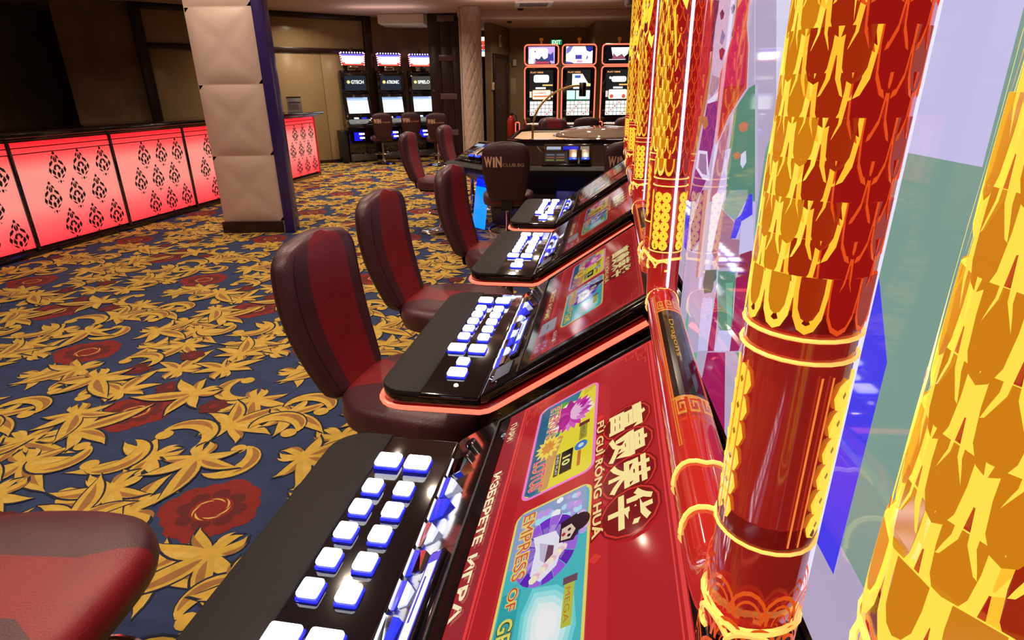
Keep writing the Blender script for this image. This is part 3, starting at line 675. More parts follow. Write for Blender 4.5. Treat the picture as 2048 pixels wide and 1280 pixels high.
def game_screen(parent, kind):
    a = Art(slope, (.72, .46, .30, .16)[kind], step=.000008, h0=.0013)
    U0, U1, V0, V1 = .012, .548, .104, .346
    a.rect(U0, V0, U1, V1, '#c8242c' if kind < 3 else '#701018'); a.rect(U0+.002, V0+.002, U1-.002, .130, '#b0303a' if kind < 3 else '#701018'); a.rect(U0+.05, .16, .50, .28, '#d42c34', r=.03)
    key_line(a, U0+.002, .131, U1-.002, V1-.001, '#ff4a4a'); 
    lotus_card(a, .052, .168, .247, .258); lady_card(a, .274, .168, .469, .258)
    if kind == 0:
        a.text('ПАРИ', .044, .112, .014, '#ffe9b0', bold=.03, width=.045); a.text('0', .058, .0965, .012, '#ffffff', width=.008)
        a.text('ИЗБЕРЕТЕ', .160, .1075, .0165, '#fff4c4', 1.2, bold=.035, width=.128); a.text('ИГРА', .303, .1075, .0165, '#fff4c4', 1.2, bold=.035, width=.085)
    else:
        a.text('SELECT A GAME', .165, .112, .017, '#ffe9a0', 1.1, bold=.02, width=.19); a.rect(.385, .112, .45, .150, '#c8c0cc', 1., r=.004); a.rect(.405, .129, .43, .132, '#8a828c')
        a.rect(.490, .112, .530, .140, '#c8a8c8'); a.line([(.490, .112), (.530, .140)], .004, '#e04060'); a.line([(.530, .112), (.490, .140)], .004, '#e04060'); a.rect(.507, .112, .513, .140, '#e03050'); a.rect(.49, .123, .53, .129, '#e03050')
        a.disc(.515, .156, .005, '#f0e8e0', 1.1, 10); a.text('QUICK', .470, .152, .010, '#fff0e8', 1.1, width=.038)
        a.rect(.30, .285, .36, .325, '#e8e4f4', 1.0) if kind == 2 else None
        if kind == 2: a.rect(.305, .29, .325, .32, '#4a60d0'); a.rect(.335, .29, .355, .32, '#d04050')
    for k, ch in enumerate('富贵荣华'):
        u = .166+.0505*k; v_ = .281
        a.disc(u+.026, v_+.022, .033, '#8e1218', 1., 14); a.disc(u+.026, v_+.022, .031, '#f03c34', 1., 14); a.disc(u+.026, v_+.022, .029, '#8e1218', 1., 14)
    for k, ch in enumerate('富贵荣华'):
        u = .166+.0505*k; a.text(ch, u, .286, .047, '#ffe9a0', 1.25, bold=.03, width=.046)
    a.text('FÙ GUÌ RÓNG HUÁ', .165, .2645, .0125, '#8a1216', 1., bold=.12, width=.199); a.text('FÙ GUÌ RÓNG HUÁ', .165, .2645, .0125, '#ffd890', 1.2, bold=.03, width=.195)
    for u in (.150, .378): a.poly([(u, .268), (u+.006, .262), (u+.012, .268), (u+.006, .275)], '#f04038')
    a.build('game_menu_picture', parent, key='game%d' % kind)
def colmap(cb, ca, r):
    def fn(s_, z, h):   # s_ = angle
        rr = r+h; return (cb + rr*math.cos(s_), ca + rr*math.sin(s_), z)
    return fn
def column_print(cb, ca, r, near, parent, key):
    a = Art(colmap(cb, ca, r), 1.0, step=.00012, h0=.0006, rough=.12)
    n = 12; dt = 2*PI/n
    zp = 1.142 if near else 1.122
    for k in range(n):      # coin panel
        t0 = k*dt
        if (k not in (5, 6, 10, 11)) if near else (k % 3 == 0): continue
        for j in range(6):
            z = zp+.0135*j
            a.poly([(t0+dt*(.5+.55*math.cos(q)), z+.0078*math.sin(q)) for q in [i*PI/4 for i in range(8)]], '#ffce38', 1.15, raise_=(j == 0))
            a.poly([(t0+dt*(.5+.12*math.cos(q)), z+.002*math.sin(q)) for q in [i*PI/2 for i in range(4)]], '#a06a10', 1., raise_=False)
    for k in range(0, n, 3):
        t0 = k*dt
        for b_ in (.35, .75): a.poly([(t0+dt*(b_-.04), zp-.010), (t0+dt*(b_+.04), zp-.010), (t0+dt*(b_+.04), zp+.078), (t0+dt*(b_-.04), zp+.078)], '#ff8a3c', .9, False)
    n = 12; dt = 2*PI/n
    z = zp+.113; j = 0; rn = random.Random(8)
    while z < 2.06:         # dragon scales, row above row
        for k in range(n):
            t0 = (k + (.5 if j % 2 else 0))*dt
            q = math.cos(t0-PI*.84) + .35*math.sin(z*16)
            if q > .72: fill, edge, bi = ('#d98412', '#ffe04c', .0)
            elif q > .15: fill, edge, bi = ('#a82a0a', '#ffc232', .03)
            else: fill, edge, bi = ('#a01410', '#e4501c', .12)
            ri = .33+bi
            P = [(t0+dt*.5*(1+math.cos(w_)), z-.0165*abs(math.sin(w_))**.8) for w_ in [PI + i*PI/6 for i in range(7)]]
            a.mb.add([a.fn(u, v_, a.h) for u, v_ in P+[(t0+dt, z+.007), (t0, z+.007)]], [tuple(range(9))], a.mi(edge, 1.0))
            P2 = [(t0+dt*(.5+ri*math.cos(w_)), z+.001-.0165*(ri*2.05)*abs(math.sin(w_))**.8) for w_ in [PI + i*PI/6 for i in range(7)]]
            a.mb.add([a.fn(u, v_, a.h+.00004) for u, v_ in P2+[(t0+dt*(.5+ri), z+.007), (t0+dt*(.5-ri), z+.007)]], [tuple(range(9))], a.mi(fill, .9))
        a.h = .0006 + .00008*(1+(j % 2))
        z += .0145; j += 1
    a.h = .0011
    for t0, c, ww in ((PI*.86, '#ffdf4a', .13), (PI*.40, '#ffcf3a', .10)):      # golden ridges up the body
        pts = [(t0+.10*math.sin(zz*22), zz) for zz in [zp+.095+.010*i for i in range(82)]]
        a.up(); vs = []
        for i, (t, zz) in enumerate(pts):
            w2 = ww*(.62+.38*math.sin(i*1.35)); vs += [a.fn(t-w2, zz, a.h), a.fn(t+w2, zz, a.h)]
        a.mb.add(vs, [(2*i, 2*i+1, 2*i+3, 2*i+2) for i in range(len(pts)-1)], a.mi(c, 1.15))
        for i in range(0, 80, 3): a.poly([(pts[i][0]+.05*math.cos(q), pts[i][1]+.0018*math.sin(q)) for q in [m_*PI/3 for m_ in range(6)]], '#c06a10', 1., raise_=(i == 0))
    if near:                # orange cloud fans under the coin panel
        for k in range(10):
            for j in range(3):
                t0 = k*PI/5 + (j % 2)*PI/10; z0 = 1.040+.022*j
                for r_ in (.40, .28, .16):
                    P = [(t0+r_*math.cos(w_), z0+.045*r_*2*math.sin(w_)*.55) for w_ in [i*PI/8 for i in range(9)]]
                    a.up() if r_ == .40 and k == 0 else None
                    vs = []
                    for (x, y) in P: vs += [a.fn(x, y, a.h), a.fn(t0+(x-t0)*.86, z0+(y-z0)*.86, a.h)]
                    a.mb.add(vs, [(2*i, 2*i+1, 2*i+3, 2*i+2) for i in range(8)], a.mi('#e8581c', .9))
    # dragon head, mirrored about the edge that faces along the row
    tc_ = PI*1.22
    def mir(P, c, k=1.):
        a.poly([(tc_+x, z_) for x, z_ in P], c, k); a.poly([(tc_-x, z_) for x, z_ in P][::-1], c, k, False)
    zh = 1.50
    mir([(0, zh-.055), (.30, zh-.045), (.55, zh-.01), (.75, zh+.035), (.62, zh+.04), (.40, zh+.02), (.30, zh+.06), (.12, zh+.05), (0, zh+.07)], '#ffd23c', 1.2)
    mir([(.12, zh+.004), (.34, zh+.012), (.28, zh+.026), (.14, zh+.020)], '#8a1a10'); mir([(.17, zh+.010), (.25, zh+.012), (.22, zh+.020)], '#ffffff', 1.2)
    mir([(0, zh-.048), (.26, zh-.040), (.20, zh-.020), (0, zh-.026)], '#7a1430'); mir([(.05, zh-.02), (.12, zh-.015), (.08, zh-.008)], '#8a1a10')
    mir([(.35, zh-.06), (.8, zh-.08), (.95, zh-.05), (.7, zh-.055), (.45, zh-.04)], '#ffe45c', 1.2); mir([(.2, zh-.07), (.45, zh-.115), (.5, zh-.15), (.36, zh-.12), (.14, zh-.085)], '#ffc832', 1.2)
    a.build('dragon_print', parent, key=key)
def slot_machine(i, label, kind, off=0., rot=0.):
    loc = row(i*S+off, 0)
    t = thing('slot_machine', label, 'slot machine', loc, -PHI+rot, group='slot machines in the near row')
    # cabinet body under the sloping screen
    prof = [(.30, 0), (.30, .70), (.235, .765), (.215, .78), (.50, .978), (.70, .985), (.70, 0)]
    obj('cabinet_body', lambda: MB().prism([(b, z) for b, z in prof], .012, W-.012, 'y', bevel=.006), BLACK, t, key='cab')
    def hinge():
        m = MB().prism([(.205, .782), (.215, .766), (.50, .962), (.50, .9965)], .0, W, 'y', bevel=.006); return m
    obj('screen_bezel', lambda: MB().prism([(.205, .8035), (.205, .782), (.50, .981), (.50, 1.0135)], .0, W, 'y', bevel=.006), BLACK, t, key='bez')
    deck = [(.205, 0), (.205, W)] + arcpts(.055, W-.055, .055, PI/2, PI, 6) + arcpts(.055, .055, .055, PI, 3*PI/2, 6)
    obj('button_deck', lambda: MB().prism([p for p in deck if p[0] >= .0], .772, .8, 'z', bevel=.006), BLACK, t, key='deck')
    arm = [(.092, .0), (.092, W)] + arcpts(.055, W-.055, .055, PI/2, PI, 6) + arcpts(.055, .055, .055, PI, 3*PI/2, 6)
    obj('armrest', lambda: MB().prism(arm, .788, .8035, 'z', bevel=.005), ARM, t, key='arm')
    # led strip round the deck and up both sides
    def ledpath(o_=0., dz=0.):
        p = [(.497, -o_, .968+dz), (.235, -o_, .7835+dz), (.222, -o_, .776+dz), (.205, -o_, .771+dz)]
        p += [(x - (o_ if x < .03 else 0), y - o_*.8, .769+dz) for x, y in arcpts(.055, .055, .055, 3*PI/2, PI, 6)]
        q = [(x, W-y, z) for x, y, z in p][::-1]
        return p+q
    obj('led_strip', lambda: MB().tube(ledpath(.004), .0050, 8), LED, t, key='led')
    obj('led_housing', lambda: MB().tube(ledpath(-.009), .0115, 8), LEDR, t, key='ledh')
    # buttons
    def button(sx_, sy):
        m = MB()
        m.box(-sx_/2-.001, sx_/2+.001, -sy/2-.001, sy/2+.001, 0, .0055, .002, 1); m.box(-sx_/2, sx_/2, -sy/2, sy/2, .005, .0135, .004, 0, seg=3); return m
    for col_b, lst in ((.112, 0), (.158, 1)):
        for a_, big in ((.510, 1), (.447, 0), (.402, 0), (.356, 0), (.309, 0), (.262, 0), (.199, 1)):
            o = obj('button', (lambda: button(.037, .029)) if big else (lambda: button(.0255, .026)), [BTN, BTNB], t, key='btnB' if big else 'btnS', loc=(col_b, a_, .7995))
    obj('button', None, [], t, key='btnS', loc=(.142, .132, .7995)); obj('button', None, [], t, key='btnB', loc=(.142, .082, .7995))
    obj('key_lamp', lambda: MB().lathe([(.001, .004), (.004, .003), (.005, 0)], 10), mat('warm_lamp', (.8, .7, .5), .2, emit=(1, .85, .55), strength=2), t, key='kl', loc=(.150, .040, .8))
    # player information strip between the deck and the screen: chrome facets with button reflections painted as glow, and a blue lit display
    LB = mat('blue_reflection_glow', (.02, .02, .3), .08, emit=(.03, .05, 1.), strength=.9); LW = mat('white_reflection_glow', (.5, .5, .6), .08, emit=(.62, .72, 1.), strength=.9)
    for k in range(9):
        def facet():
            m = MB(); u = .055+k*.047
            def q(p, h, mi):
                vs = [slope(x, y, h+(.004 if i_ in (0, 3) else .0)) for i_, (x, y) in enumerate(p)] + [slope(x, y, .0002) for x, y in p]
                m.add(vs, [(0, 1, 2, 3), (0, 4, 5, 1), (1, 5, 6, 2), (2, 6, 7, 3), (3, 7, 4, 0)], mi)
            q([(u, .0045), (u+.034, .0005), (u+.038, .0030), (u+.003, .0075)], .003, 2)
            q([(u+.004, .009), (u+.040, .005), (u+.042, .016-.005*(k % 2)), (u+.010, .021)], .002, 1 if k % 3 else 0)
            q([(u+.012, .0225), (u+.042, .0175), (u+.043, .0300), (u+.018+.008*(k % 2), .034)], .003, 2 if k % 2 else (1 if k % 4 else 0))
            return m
        obj('reflection_facet', facet, [CHROME, LB, LW], t, key='fac%d' % k, smooth=0)
    d = obj('player_display', lambda: MB().box(.0, .205, -.020, .0, .0, .007, .002, M=Matrix.Translation(slope(.27, .046, .0)) @ Matrix(((0, -SB, -SZ, 0), (-1, 0, 0, 0), (0, -SZ, SB, 0), (0, 0, 0, 1)))), BLACK, t, key='pd')
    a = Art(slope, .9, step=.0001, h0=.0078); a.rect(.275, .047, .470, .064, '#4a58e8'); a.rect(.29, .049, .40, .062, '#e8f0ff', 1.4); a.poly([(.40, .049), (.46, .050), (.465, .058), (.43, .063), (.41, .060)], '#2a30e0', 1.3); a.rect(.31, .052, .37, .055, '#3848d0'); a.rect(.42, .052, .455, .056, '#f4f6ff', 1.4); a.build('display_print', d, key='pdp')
    for (u, v_) in ((.022, .026), (.055, .026)):
        obj('round_key', lambda: MB().lathe([(.001, .0035), (.0085, .003), (.0105, .0)], 16, M=Matrix.Rotation(math.atan2(-SZ, SB), 4, 'Y')), DCHROME, t, key='rk', loc=slope(u, v_, .0005))
    obj('ticket_slot', lambda: MB().add([slope(x, y, h) for h in (0, .004) for x, y in ((.492, .018), (.55, .018), (.55, .060), (.492, .060))], [(4, 5, 6, 7), (0, 1, 5, 4), (1, 2, 6, 5), (2, 3, 7, 6), (3, 0, 4, 7)]), SATIN, t, key='ts', smooth=0)
    sp = MB()
    obj('speaker_dots', lambda: speaker(), mat('white_dot', (.6, .6, .7), .3, emit=(.8, .85, 1), strength=.9), t, key='spk')['kind'] = 'stuff'
    # main screen
    scr = obj('main_screen', lambda: MB().add([slope(x, y, h) for h in (.0, .0010) for x, y in ((.004, .085), (.572, .085), (.572, .352), (.004, .352))], [(4, 5, 6, 7), (0, 1, 5, 4), (1, 2, 6, 5), (2, 3, 7, 6), (3, 0, 4, 7)]), BLACK, t, key='scr', smooth=0)
    game_screen(scr, kind)
    obj('screen_rim', lambda: MB().tube([slope(.570, .080, .002), slope(.570, .356, .002), slope(.006, .356, .002), slope(.006, .080, .002)], .0022, 6, True), SATIN, t, key='rim')
    # ---- upper display unit: lacquered tube frame, dragon columns, glass display
    def frame_tube():
        m = MB(); path = []
        cb, ca0, ca1, cz = .508, .058, .662, 1.036
        for zz in (2.10, 1.8, 1.5, 1.3, 1.14, 1.10): path.append((cb, ca0, zz))
        path += [(cb, ca0+.065-.065*math.cos(q), 1.10-.065*math.sin(q)+.0) for q in (.35, .7, 1.05, 1.35, PI/2)]
        path += [(cb, .25, cz), (cb, .45, cz), (cb, .61, cz)]
        path += [(cb, ca1-.035+.035*math.sin(q), cz+.035-.035*math.cos(q)) for q in (.4, .8, 1.2, PI/2)]
        for zz in (1.10, 1.14, 1.3, 1.5, 1.8, 2.10): path.append((cb, ca1, zz))
        return m.tube(path, .0225, 20, up=(1, 0, 0))
    ft = obj('display_frame', frame_tube, TUBER, t, key='ft', smooth=60)
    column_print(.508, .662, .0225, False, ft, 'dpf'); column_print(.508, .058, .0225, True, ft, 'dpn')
    GOLD = mat('gold_scroll', (.8, .5, .1), .15, emit=(1., .62, .14), strength=.9)
    R0 = .0225; CB = .508
    for ca in (.058, .662):
        zs = (1.098, 1.112, 1.205, 1.215) if ca > .3 else (1.075, 1.128, 1.226, 1.236)
        for n_, zz in enumerate(zs):
            obj('gold_ring', lambda: MB().tube([(CB+(R0+.001)*math.cos(q), ca+(R0+.001)*math.sin(q), zz+(.004*abs(math.sin(q*1.5)) if n_ == 0 else 0)) for q in [k*2*PI/24 for k in range(24)]], .0020 if n_ == 0 else .0009, 6, True), GOLD, t, key='gr%.3f%.2f' % (zz, ca))
        def scroll():
            m = MB()
            pts = []
            for dirn in (-1, 1):
                q_ = []
                for k in range(16):
                    q = k/15*4.6; rr = .014-.0024*q
                    da = rr*math.cos(q)/R0; q_.append((CB+(R0+.0012)*math.cos(PI*1.30+(da-.6)*dirn), ca+(R0+.0012)*math.sin(PI*1.30+(da-.6)*dirn), zs[0]-.010+rr*math.sin(q)))
                pts += q_[::-1] if dirn < 0 else q_
            return m.tube(pts, .0016, 5)
        obj('gold_scroll', scroll, GOLD, t, key='gs%.2f' % ca)
        for zz, hh in ((zs[1]+.007, .006), (zs[3]+.007, .004)):
            obj('dark_band', lambda: MB().lathe([(R0+.0003, zz-hh), (R0+.0009, zz), (R0+.0003, zz+hh)], 24, cx=CB, cy=ca), mat('dark_red_band', (.05, .002, .002), .2, emit=(.14, .004, .003), strength=1), t, key='db%.3f%.2f' % (zz, ca))
    for ya in (.205, .632, .150):
        obj('gold_ring', lambda: MB().tube([(CB+(R0+.0005)*math.cos(q), ya+.006*abs(math.sin(q*2)), 1.036+(R0+.0005)*math.sin(q)) for q in [k*2*PI/24 for k in range(24)]], .0019, 6, True), GOLD, t, key='ty%.2f' % ya)
    # gold key pattern and dark text plaque along the tube
    def tm(u, q, h): rr = .0225+h; return (.508-rr*math.cos(q), u, 1.036+rr*math.sin(q))
    a = Art(tm, .9, step=.0001, h0=.0006, rough=.1)
    def strip(u0, u1, q0, q1, c, k=1.):
        a.up(); n = 6; vs = []
        for j in range(n+1): q = q0+(q1-q0)*j/n; vs += [a.fn(u0, q, a.h), a.fn(u1, q, a.h)]
        a.mb.add(vs, [(2*j, 2*j+1, 2*j+3, 2*j+2) for j in range(n)], a.mi(c, k))
    strip(.315, .545, .95, 2.35, '#1c0606', .8)
    for q in (.80, .90, 2.42, 2.52): strip(.235, .615, q-.022, q+.022, '#e88a34', 1.)
    for u in (.545, .310):
        strip(u, u+.004, .85, 2.45, '#e88a34')
    for sg, base in ((1, .552), (-1, .306)):
        for j in range(3):
            q = 1.0+j*.45
            for (du0, du1, q0, q1) in ((0, .028, q, q+.05), (0, .004, q, q+.34), (.024, .028, q, q+.3), (.008, .028, q+.28, q+.33), (.008, .012, q+.12, q+.30), (.008, .020, q+.12, q+.17)):
                strip(base+sg*du0, base+sg*du1, q0, q1, '#e8963c', 1.)
    a.build('gold_key_print', ft, key='gk')
    a = Art(lambda u, v_, h: tm(.53-u, 1.15+v_, .0018), 1., rough=.1); a.text('Dragons', 0.02, .3, .30, '#d8a040', .8, width=.11); a.build('plaque_lettering', ft, key='gl')
    # glass display
    ga, gb = Vector((.570, .05, 0)), Vector((.5367, .66, 0)); gd = (gb-ga).normalized(); gn = Vector((-gd.y, gd.x, 0))
    if gn.x > 0: gn = -gn
    def disp(u, z, h): p = ga + gd*u + gn*h; return (p.x, p.y, z)
    def glass():
        m = MB(); n = 2
        q = [disp(u, z, h) for h in (-.03, 0) for u, z in ((-.01, .99), (.605, .99), (.605, 2.08), (-.01, 2.08))]
        return m.add(q, [(4, 7, 6, 5), (0, 4, 5, 1), (1, 5, 6, 2), (2, 6, 7, 3), (3, 7, 4, 0), (0, 1, 2, 3)])
    g = obj('display_glass', glass, BLACK, t, smooth=0, key='glass_d')
    a = Art(disp, .92, step=.00004, h0=.0006, rough=.04)
    a.rect(.0, 1.0, .60, 2.07, '#b9aac8'); a.poly([(.30, 1.0), (.34, 1.08), (.40, 1.08), (.42, 1.0)], '#a41c5c'); a.poly([(.46, 1.0), (.45, 1.09), (.52, 1.10), (.56, 1.0)], '#6fb096'); a.poly([(.2, 1.0), (.22, 1.08), (.27, 1.08), (.28, 1.0)], '#76307e')
    a.rect(.02, 1.44, .58, 2.05, '#a89cc0'); a.poly([(.58, 1.43), (.45, 1.41), (.42, 1.6), (.48, 1.78), (.56, 1.7)], '#5a3050'); a.poly([(.42, 1.41), (.46, 1.41), (.40, 1.7), (.30, 1.9), (.26, 1.85), (.36, 1.6)], '#c42c56')
    a.poly([(.0, 1.08), (.0, 1.9), (.05, 1.9), (.12, 1.5), (.30, 1.28), (.30, 1.09)], '#7fa094'); a.poly([(.02, 1.3), (.03, 1.6), (.16, 1.45), (.14, 1.3)], '#c9c4ee'); a.poly([(.12, 1.1), (.2, 1.25), (.27, 1.12)], '#a41c5c')
    a.poly([(.05, 1.06), (.05, 1.2), (.12, 1.3), (.14, 1.2), (.10, 1.06)], '#4a40f0'); a.poly([(.2, 1.3), (.24, 1.45), (.33, 1.4), (.28, 1.3)], '#dcd8f4')
    for c, p in ART: a.poly(p, ARTCOL[c])
    a.build('display_picture', g, key='artd')
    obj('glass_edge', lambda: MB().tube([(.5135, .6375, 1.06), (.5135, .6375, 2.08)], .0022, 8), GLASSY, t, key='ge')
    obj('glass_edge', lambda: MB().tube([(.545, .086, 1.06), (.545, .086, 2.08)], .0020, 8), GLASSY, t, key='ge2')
    obj('upper_housing', lambda: MB().prism([(.605, .03), (.70, .03), (.70, .69), (.575, .69)], 1.0, 2.09, 'z', bevel=.01), BLACK, t, key='uh')
    obj('topper_cap', lambda: MB().box(.48, .72, .02, .70, 2.1025, 2.16, .02), TUBER, t, key='tc')
    obj('foot_plate', lambda: MB().box(.26, .32, .03, W-.03, .003, .12, .006), CHROME, t, key='fp')
    return t
def speaker():
    m = MB()
    for j in range(4):
        for k in range(7-j):
            p = slope(.515+.006*k-.003*j, .004+.006*j+.004*k, .0011); m.add([(p[0]-.0012, p[1]-.0012, p[2]), (p[0]+.0012, p[1]-.0012, p[2]+.001), (p[0]+.0012, p[1]+.0012, p[2]+.001), (p[0]-.0012, p[1]+.0012, p[2])], [(0, 1, 2, 3)])
    return m
slot_machine(-1, 'slot machine cropped by the right edge, only its red display frame showing', 3)
slot_machine(0, 'nearest slot machine, red menu screen with Cyrillic lettering filling the foreground', 0)
slot_machine(1, 'second slot machine from the camera, red menu screen reading SELECT A GAME', 1, -.018)
slot_machine(2, 'third slot machine along the row, with a small white card on its menu screen', 2)
slot_machine(3, 'farthest slot machine of the near row, dim screen full of reflections, beside the roulette table', 3)
plinth = obj('machine_plinth', MB().box(.34, .80, -.6, 3.02, 0.001, .0299, .005), MATTE, None, loc=row(0, 0), rotz=-PHI)
bpy.data.objects.remove(plinth)

# ------------------------------------------------------------------ chairs
def chair_back_mb():
    m = MB(); n = 40; nz = 26; vs = []; mi = []; fs = []
    H = .47
    for j in range(nz+1):
        t = j/nz
        # rounded ends
        e = 1.0
        if t > .80: e = math.sqrt(max(0, 1-((t-.80)/.20)**2.6))
        if t < .08: e = min(e, math.sqrt(max(0, 1-((.08-t)/.08)**2)))
        wv = (.108 + .074*math.sin(PI*min(1, t*.62+.12)) + .010*t) * (.30+.70*e if t > .8 else (.85+.15*e))
        if t >= 1: wv = .04
        th = .040*(.35+.65*e)+.006
        cx = -.085*t**1.15 - .032*math.sin(PI*t)
        z = H*t
        for k in range(n):
            a = 2*PI*k/n; c, s_ = math.cos(a), math.sin(a)
            x = th*abs(c)**.8*(1 if c > 0 else -1); y = wv*abs(s_)**.55*(1 if s_ > 0 else -1)
            if c > 0: x *= 1 - .25*(1-abs(y)/wv)           # slightly dished front
            # stitched grooves beside the middle stripe
            vs.append((cx+x, y, z))
    for j in range(nz):
        for k in range(n):
            a = 2*PI*(k+.5)/n; yy = (vs[j*n+k][1]+vs[j*n+(k+1) % n][1])/2; fr = math.cos(a) > 0
            wj = max(v[1] for v in vs[j*n:(j+1)*n])
            fs.append((j*n+k, j*n+(k+1) % n, (j+1)*n+(k+1) % n, (j+1)*n+k))
            mi.append(0 if fr and abs(math.sin(a)) < .3 else (1 if fr else 2))
    fs.append(tuple(range(n))[::-1]); mi.append(2); fs.append(tuple(nz*n+k for k in range(n))); mi.append(1)
    return m.add(vs, fs, mi)
def chair_seat_mb():
    m = MB(); n = 48; vs = []; fs = []; mi = []
    prof = [(0, .10), (.55, .10), (.80, .098), (.92, .090), (.985, .075), (1.0, .055), (1.0, .030), (.97, .006), (.90, 0), (0, 0)]
    prof = prof[1:]
    def ring(sc, z):
        for k in range(n):
            a = 2*PI*k/n; c, s_ = math.cos(a), math.sin(a)
            x = .225*sc*abs(c)**.62*(1 if c > 0 else -1); y = .215*sc*abs(s_)**.62*(1 if s_ > 0 else -1)
            vs.append((x, y*(1+.06*x/.22), z - (.012*max(0, x/.225)**2 if z > .05 else 0)))
    for sc, z in prof[:-1]: ring(sc, z)
    L = len(prof)-1
    for j in range(L-1):
        for k in range(n):
            k2 = (k+1) % n; yy = (vs[j*n+k][1]+vs[j*n+k2][1])/2; xx = (vs[j*n+k][0]+vs[j*n+k2][0])/2
            fs.append((j*n+k, j*n+k2, (j+1)*n+k2, (j+1)*n+k)[::-1])
            mi.append(0 if abs(math.sin(2*PI*(k+.5)/n)) < .36 and j < 5 else (1 if j < 6 else 2))
    # top cap strips: red middle, maroon sides
    top = [vs[k] for k in range(n)]
    import itertools
    q = n//4
    idx = list(range(n))
    left = [k for k in idx if top[k][1] >= .1]; right = [k for k in idx if top[k][1] <= -.1]
    mid = [k for k in idx if -.1 < top[k][1] < .1]
    R_ = [k for k in range(n) if abs(math.sin(2*PI*k/n)) < .39]      # red middle of the top, split by straight seams
    for c_, lst in ((0, [k % n for k in range(-3, 4)] + [k for k in range(n//2-3, n//2+4)]), (1, list(range(3, n//2-2))), (1, [k % n for k in range(n//2+3, n-2)])):
        fs.append(tuple(lst)); mi.append(c_)
    fs.append(tuple((L-1)*n+k for k in range(n))[::-1]); mi.append(2)
    m.add(vs, fs, mi)
    for sg in (1, -1):      # side panels of the seat top laid just proud of the centre
        P = [(x, sg*y) for x, y in ((-.155, .078), (.165, .078), (.165, .108), (.12, .113), (-.11, .113), (-.155, .105))]
    return m
BASEM = lambda: MB().lathe([(.001, .0), (.215, .0), (.225, .006), (.215, .014), (.10, .026), (.045, .045), (.035, .07), (.001, .07)], 40)
def chair_logo(t, key='lg'):
    def fn(u, v_, h):      # on the rear of the backrest; u to the viewer's right when seen from behind
        tt = v_/.47; cx = -.085*tt**1.15 - .032*math.sin(PI*tt)
        return (cx-.0485-h, -u, v_)
    return fn
def chair(label, loc, rotz, group, logo=False, zs=.44, tall=1.0, back_only=False):
    t = thing('casino_chair', label, 'chair', loc, rotz, group)
    obj('base_disc', BASEM, CHROME if True else BLACK, t, key='cbase')
    obj('pedestal', lambda: MB().lathe([(.030, .07), (.030, .22), (.024, .23), (.024, .41)], 18), CHROME, t, key='cped')
    obj('foot_ring', lambda: MB().tube([(.17*math.cos(q)+.03, .17*math.sin(q), .20) for q in [k*2*PI/28 for k in range(28)]], .010, 8, True).tube([(0.025, 0, .20), (.19, 0, .20)], .008, 8), CHROME, t, key='cfr')
    obj('seat_plate', lambda: MB().box(-.13, .13, -.12, .12, .41, .4395, .006), MATTE, t, key='cplate')
    obj('seat', chair_seat_mb, [REDL, MAROON, MBACK], t, key='cseat', smooth=50, loc=(0, 0, .44))
    obj('back_bracket', lambda: MB().prism([(-.10, .405), (-.10, .43), (-.255, .43), (-.275, .56), (-.250, .56), (-.225, .44), (-.20, .405)], -.045, .045, 'y', bevel=.006), MATTE, t, key='cbr')
    b = obj('backrest', chair_back_mb, [REDL, MAROON, MBACK], t, key='cback', smooth=50, loc=(-.235, 0, .495))
    for sd in (5, 35): obj('piping', lambda: piping(sd), mat('dark_piping', (.02, .008, .010), .4), b, key='cpip%d' % sd)
    if logo:
        a = Art(chair_logo(t), lit=False, h0=.0015)
        a.text('W', -.165, .285, .105, '#c8a088', bold=.05, width=.062); a.text('i', -.099, .285, .105, '#c8a088', bold=.05, width=.018); a.text('N', -.077, .285, .105, '#c8a088', bold=.05, width=.048)
        a.text('CLUB.BG', -.022, .285, .036, '#b89080', bold=.0, width=.165)
        a.build('back_lettering', b, key='logo')
    return t
def piping(k0):
    bk = chair_back_mb(); n = 40; nz = 26
    return MB().tube([bk.v[j*n+k0] for j in range(2, nz-1)], .0016, 5)
def crow(a, b, rot, label): return chair(label, row(a, b), -PHI+rot, 'red and maroon chairs at the near row of machines')
crow(1.28, -.085, -.12, 'red and maroon chair nearest the camera on the left, at the second machine')
crow(2.01, -.165, -.10, 'second red and maroon chair from the camera, with the carpet showing on both sides')
crow(2.85, -.10, -.10, 'third red and maroon chair of the row, in front of the blue lit table base')
crow(.42, -.62, .10, 'red and maroon chair pulled back at the nearest machine in the lower left corner')
# chairs left of the roulette table
chair('maroon chair at the near left side of the roulette table', (-.69, 5.85, 0), -.25, 'chairs round the roulette table')
chair('maroon chair behind, at the far left side of the roulette table', (-.46, 7.0, 0), -.3, 'chairs round the roulette table')
chair('dark maroon chair with pale club lettering on its back at the table front, left one', (-.02, 4.98, 0), PI/2-.05, 'chairs at the table front with lettered backs', logo=True)
chair('dark maroon chair with pale club lettering, partly hidden by the farthest slot machine', (.93, 4.92, 0), PI/2-.05, 'chairs at the table front with lettered backs', logo=True)
chair('dark maroon chair on the far side of the roulette table below the brass lamp', (.62, 8.30, 0), -PI/2, 'chairs round the roulette table')
chair('dark maroon chair on the far side of the roulette table at the right', (1.60, 8.15, 0), -PI/2-.1, 'chairs round the roulette table')

